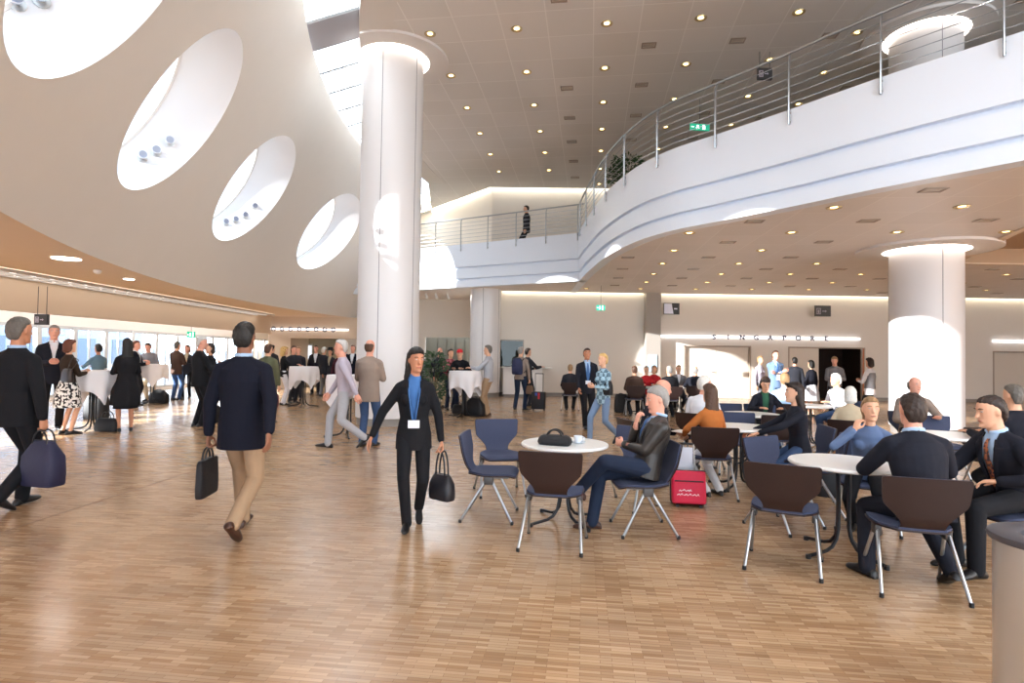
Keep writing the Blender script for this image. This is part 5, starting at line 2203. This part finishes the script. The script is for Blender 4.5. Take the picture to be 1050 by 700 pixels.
M_EXIT = mat('exit sign green', '#1f9a78', .5, emit=.9)
M_EXITW = mat('exit sign white', '#eafff6', .5, emit=1.6)
M_SIGNBLK = mat('dark sign panel', '#33302f', .4)
M_SIGNGL = mat('sign pictogram grey', '#a79fa8', .5)


def exit_sign(name, label, c, w, h, rotz=0, flip=1, hang=0):
    r = thing(name, label, 'sign', c, rotz)
    m = MB()
    m.box((-w / 2, -.02, -h / 2), (w / 2, .02, h / 2))
    m.build('panel', M_EXIT, r, smooth=False)
    m = MB()
    for yy in (-.024,):
        # door block, running figure, arrow
        m.box((flip * w * .20 - w * .07, yy, -h * .36), (flip * w * .20 + w * .07, -.02, h * .36))
        m.box((-flip * w * .12 - w * .05, yy, -h * .05), (-flip * w * .12 + w * .05, -.02, h * .3))
        m.box((-flip * w * .12 - w * .09, yy, -h * .32), (-flip * w * .12 - w * .02, -.02, -h * .05))
        m.box((-flip * w * .12 + w * .02, yy, -h * .25), (-flip * w * .12 + w * .09, -.02, -h * .05))
        m.box((-flip * w * .40 - w * .05, yy, -h * .07), (-flip * w * .40 + w * .09, -.02, h * .07))
    m.build('pictogram', M_EXITW, r, smooth=False)
    if hang:
        m = MB()
        m.limb([V((0, 0, h / 2)), V((0, 0, h / 2 + hang))], [.006, .006], 6)
        m.build('suspension_rod', M_DKGREY, r)
    return r


def dark_sign(label, c, w, h, rotz=0, hang=0, white_left=False):
    r = thing('direction_sign', label, 'sign', c, rotz)
    m = MB()
    m.box((-w / 2, -.03, -h / 2), (w / 2, .03, h / 2))
    m.build('panel', M_SIGNBLK, r, smooth=False)
    m = MB()
    if white_left:
        m.v += [V((-w * .48, -.034, -h * .45)), V((w * .12, -.034, -h * .45)), V((0, -.034, h * .45)), V((-w * .48, -.034, h * .45))]
        m.addf((0, 1, 2, 3))
        m.box((w * .15, -.034, -h * .06), (w * .36, -.03, h * .06))
    else:
        x0, x1 = -w * .42, -w * .14
        for bx in ((x0, -h * .28, x0 + .02, h * .2), (x1 - .02, -h * .28, x1, h * .2), (x0, h * .2, x1, h * .26), (x0, -h * .3, x1, -h * .24), (x0 + .05, -h * .2, x1 - .05, h * .1)):
            m.box((bx[0], -.034, bx[1]), (bx[2], -.03, bx[3]))
        m.box((-w * .05, -.034, -h * .06), (w * .14, -.03, h * .02))
        m.v += [V((w * .14, -.034, -h * .14)), V((w * .24, -.034, -h * .02)), V((w * .14, -.034, h * .1))]
        b = len(m.v)
        m.addf((b - 3, b - 2, b - 1))
    m.build('pictogram', M_SIGNGL if not white_left else mat('white sign field', '#eef0ff', .4), r, smooth=False)
    if hang:
        m = MB()
        for sx in (-1, 1):
            m.limb([V((sx * w * .35, 0, h / 2)), V((sx * w * .35, 0, h / 2 + hang))], [.006, .006], 6)
        m.build('suspension_rod', M_DKGREY, r)
    return r


exit_sign('exit_sign', 'small green exit sign hung below the soffit in the middle of the back wall', aty(616, 315.5, 18.5), .27, .17, 0, 1, .62)
exit_sign('exit_sign', 'green exit sign hung behind the bars of the curved balcony railing', aty(717.5, 130.5, 14.5), .50, .16, -6, 1, .66)
exit_sign('exit_sign', 'small green exit sign on a window post at the left', aty(196, 343, 20.5), .26, .22, -29, 1, .3)
dark_sign('dark direction sign with pictogram and arrow high on the back wall', aty(843.5, 318.8, 21.6), .58, .40)
dark_sign('black sign with large white field right of the grey pilaster', aty(688.5, 316.5, 21.6), .58, .42, white_left=True)
dark_sign('dark hanging sign over the heads at the far left', aty(43, 327.5, 10.5), .23, .19, 0, .5)
dark_sign('black hanging sign behind the railing under the upper ceiling', aty(784, 76, 12.0), .30, .24, 0, .35)
dark_sign('small dark sign right of the right column under the balcony soffit', aty(999, 276, 16.0), .24, .10, 0, .1)
# screen on the far left wall
p = aty(316, 361, 26.95)
r = thing('wall_screen', 'small bright screen on the far wall behind the middle cloth table', 'screen', p)
m = MB()
m.rbox((-.2, -.02, -.38), (.2, .03, .38), .01)
m.build('frame', M_WHITE, r)
m = MB()
m.box((-.16, -.026, -.32), (.16, -.02, .3))
m.build('display', mat('lit screen', '#dfe8f5', .3, emit=1.3), r, smooth=False)
# blue poster on the pilaster
p = aty(669, 374, 21.58)
m = MB()
m.box((p.x - .17, 21.57, 1.0), (p.x + .17, 21.595, 1.62))
tag(m.build('poster', mat('pale blue poster', '#a9c8e6', .5), smooth=False), 'pale blue poster on the lower part of the grey pilaster', 'poster')

# =================================================================== CEILING FIXTURES
U_, V_ = V((1.753, -.232, 0)), V((.240, 1.762, 0))


def make_down(label, loc, group, r0=.105):
    r = thing('downlight', label, 'light', loc, 0, group)
    m = MB()
    m.lathe([(r0 * .78, .03), (r0 * .8, -.004), (r0 * 1.08, -.012), (r0 * 1.12, -.002)], 24, cap=False)
    m.build('trim_ring', mat('gilded reflector ring', '#c9b48a', .3, metal=.7), r)
    m = MB()
    m.lathe([(r0 * .5, .0), (r0 * .5, .012)], 20)
    m.build('lamp', M_LAMP, r)
    m = MB()
    m.lathe([(r0 * .78, .004), (r0 * .52, .014)], 20, cap=False)
    m.build('reflector', mat('brass reflector', '#a98f5c', .25, metal=.9), r)
    return r


def make_vent(label, loc, rot, group):
    r = thing('ceiling_vent', label, 'vent', loc, rot, group)
    m = MB()
    for x0, x1, y0, y1 in ((-.15, .15, -.11, -.08), (-.15, .15, .08, .11), (-.15, -.12, -.08, .08), (.12, .15, -.08, .08)):
        m.box((x0, y0, -.012), (x1, y1, .0))
    m.build('frame', mat('vent frame', '#9d9186', .5), r, smooth=False)
    m = MB()
    m.box((-.11, -.07, -.006), (.11, .07, -.001))
    m.build('grille', mat('vent grille', '#b8aca0', .5), r, smooth=False)
    return r


DL = VT = None
org = V((0, 11.43, 7.995))
for b_ in range(-2, 7):
    for a in range(-2, 8):
        p = org + U_ * a + V_ * b_
        p.z += .5 * (p.x > 6.4)
        q = proj(p)
        if q and -10 < q[0] < 1060 and -10 < q[1] < 215 and p.x > -2.2 and abs(p.x - 6.4) > .2 and p.y < 22 and (p - V((-2.7, 12.7, p.z))).length > 1.3 and (p - V((8.73, 12.3, p.z))).length > 1.35:
            if DL is None:
                DL = make_down('round recessed downlight in the high panelled ceiling', p, 'downlights in the high ceiling')
            else:
                copy_thing(DL, p)
        p = org + U_ * (a + .5) + V_ * (b_ + .5)
        p.z += .5 * (p.x > 6.4)
        q = proj(p)
        if q and a >= 0 and (a, b_) != (0, 0) and -10 < q[0] < 1060 and -10 < q[1] < 215 and p.x > -2 and p.y < 22 and (p - V((8.73, 12.3, p.z))).length > 1.5:
            if VT is None:
                VT = make_vent('small rectangular vent in the high panelled ceiling', p, 7.5, 'vents in the high ceiling')
            else:
                copy_thing(VT, p)
org = V((5.0, 9.06, 3.9))


def in_balc(p):
    return any(True for _ in [0]) and inside(V((p.x, p.y)), [V((w_.x, w_.y)) for w_ in poly]) and not inside(V((p.x, p.y)), [V((w_.x, w_.y)) for w_ in coff])


DL2 = VT2 = None
for b_ in range(-2, 8):
    for a in range(-3, 9):
        for off in (0, .5):
            p = org + V((1.87, -.17, 0)) * (a + off) + V((.22, 1.84, 0)) * (b_ + off)
            if off:
                p.z = 3.904
            q = proj(p)
            if not (q and -10 < q[0] < 1060 and q[1] > 150 and in_balc(p) and in_balc(p + V((-.3, -.3, 0))) and p.y < 20.5) or (p - V((8.73, 12.3, p.z))).length < 1.5 or (p - V((10.2, 12.6, p.z))).length < .5:
                continue
            if off == 0:
                if DL2 is None:
                    DL2 = copy_thing(DL, p, None, 'round recessed downlight in the balcony soffit', 'downlights in the balcony soffit')
                else:
                    copy_thing(DL2, p)
            else:
                if VT2 is None:
                    VT2 = copy_thing(VT, p, None, 'small rectangular vent in the balcony soffit', 'vents in the balcony soffit')
                else:
                    copy_thing(VT2, p)
# recessed oval light and detector in the low tan ceiling
for px, py, r0, lab in ((68, 265, .2, 'large round flush light in the tan ceiling, the nearer of two'), (132, 286, .1, 'round flush light in the tan ceiling, the farther of two')):
    p = atz(px, py, 2.995)
    r = thing('ceiling_light', lab, 'light', p)
    m = MB()
    m.lathe([(r0, -.01), (r0 * 1.05, -.006), (r0 * 1.05, .0)], 32, cap=False)
    m.build('rim', M_WHITE, r)
    m = MB()
    m.lathe([(.01, -.008), (r0, -.008)], 32)
    m.build('diffuser', mat('flush light diffuser', '#ffffff', .4, emit=2.5), r)
p = atz(100, 277, 2.997)
m = MB()
m.lathe([(.03, -.07), (.06, -.05), (.07, -.02), (.07, 0)], 20, p)
tag(m.build('smoke_detector', M_WHITE), 'small smoke detector on the tan ceiling at left', 'detector')
# small track spotlights below the walkway soffit left of the rear column
for k, px in enumerate((437, 447, 459)):
    p = aty(px, 298, 22.6)
    p.z = 3.9
    r = thing('track_spotlight', ('leftmost', 'middle', 'rightmost')[k] + ' of three small white spotlights under the rear walkway', 'spotlight', p, 0, 'white spotlights under the walkway')
    m = MB()
    m.limb([V((0, 0, 0)), V((0, 0, -.08))], [.012, .012], 6)
    m.build('stem', M_WHITE, r)
    m = MB()
    m.limb([V((-.02, .0, -.07)), V((.05, -.06, -.22))], [.035, .05], 12)
    m.build('lamp_head', M_WHITE, r)

# =================================================================== LIGHT
w = bpy.data.worlds.new('world')
SC.world = w
w.use_nodes = True
nt = w.node_tree
bg = nt.nodes['Background']
bg.inputs[0].default_value = (.76, .88, 1, 1)
bg.inputs[1].default_value = WORLD
s = bpy.data.lights.new('sun', 'SUN')
s.energy = SUN_E
s.angle = R_(.6)
s.color = (1, .97, .93)
o = bpy.data.objects.new('sun', s)
COL.objects.link(o)
o.rotation_euler = SUN.to_track_quat('-Z', 'Y').to_euler()
o.location = (-20, -10, 12)


def area(name, loc, aim, sx, sy, e, col, portal=False):
    l = bpy.data.lights.new(name, 'AREA')
    l.shape = 'RECTANGLE'
    l.size, l.size_y = sx, sy
    l.energy = e
    l.color = col
    o = bpy.data.objects.new(name, l)
    COL.objects.link(o)
    o.location = loc
    o.rotation_euler = (V(aim) - V(loc)).to_track_quat('-Z', 'Y').to_euler()
    if portal:
        l.cycles.is_portal = True
    return o


# daylight portals: the window row, the skylight strip, an unseen side left open behind the camera to let in sky light
area('portal_windows', (-13.7, 16, 1.1), (0, 16, 1.1), 30, 2.2, 1, (1, 1, 1), True)
area('portal_open_back', (6, -9.1, 4.2), (6, 0, 4.2), 32, 8.2, 1, (1, 1, 1), True)

SC.view_settings.view_transform = 'Standard'
SC.view_settings.look = 'None'
SC.view_settings.gamma = 1
SC.view_settings.use_curve_mapping = False
SC.view_settings.exposure = EXPO
SC.cycles.use_denoising = True
SC.cycles.max_bounces = 10
SC.cycles.diffuse_bounces = 6
SC.cycles.transparent_max_bounces = 12
SC.cycles.sample_clamp_indirect = 5
SC.cycles.caustics_reflective = False
SC.cycles.caustics_refractive = False
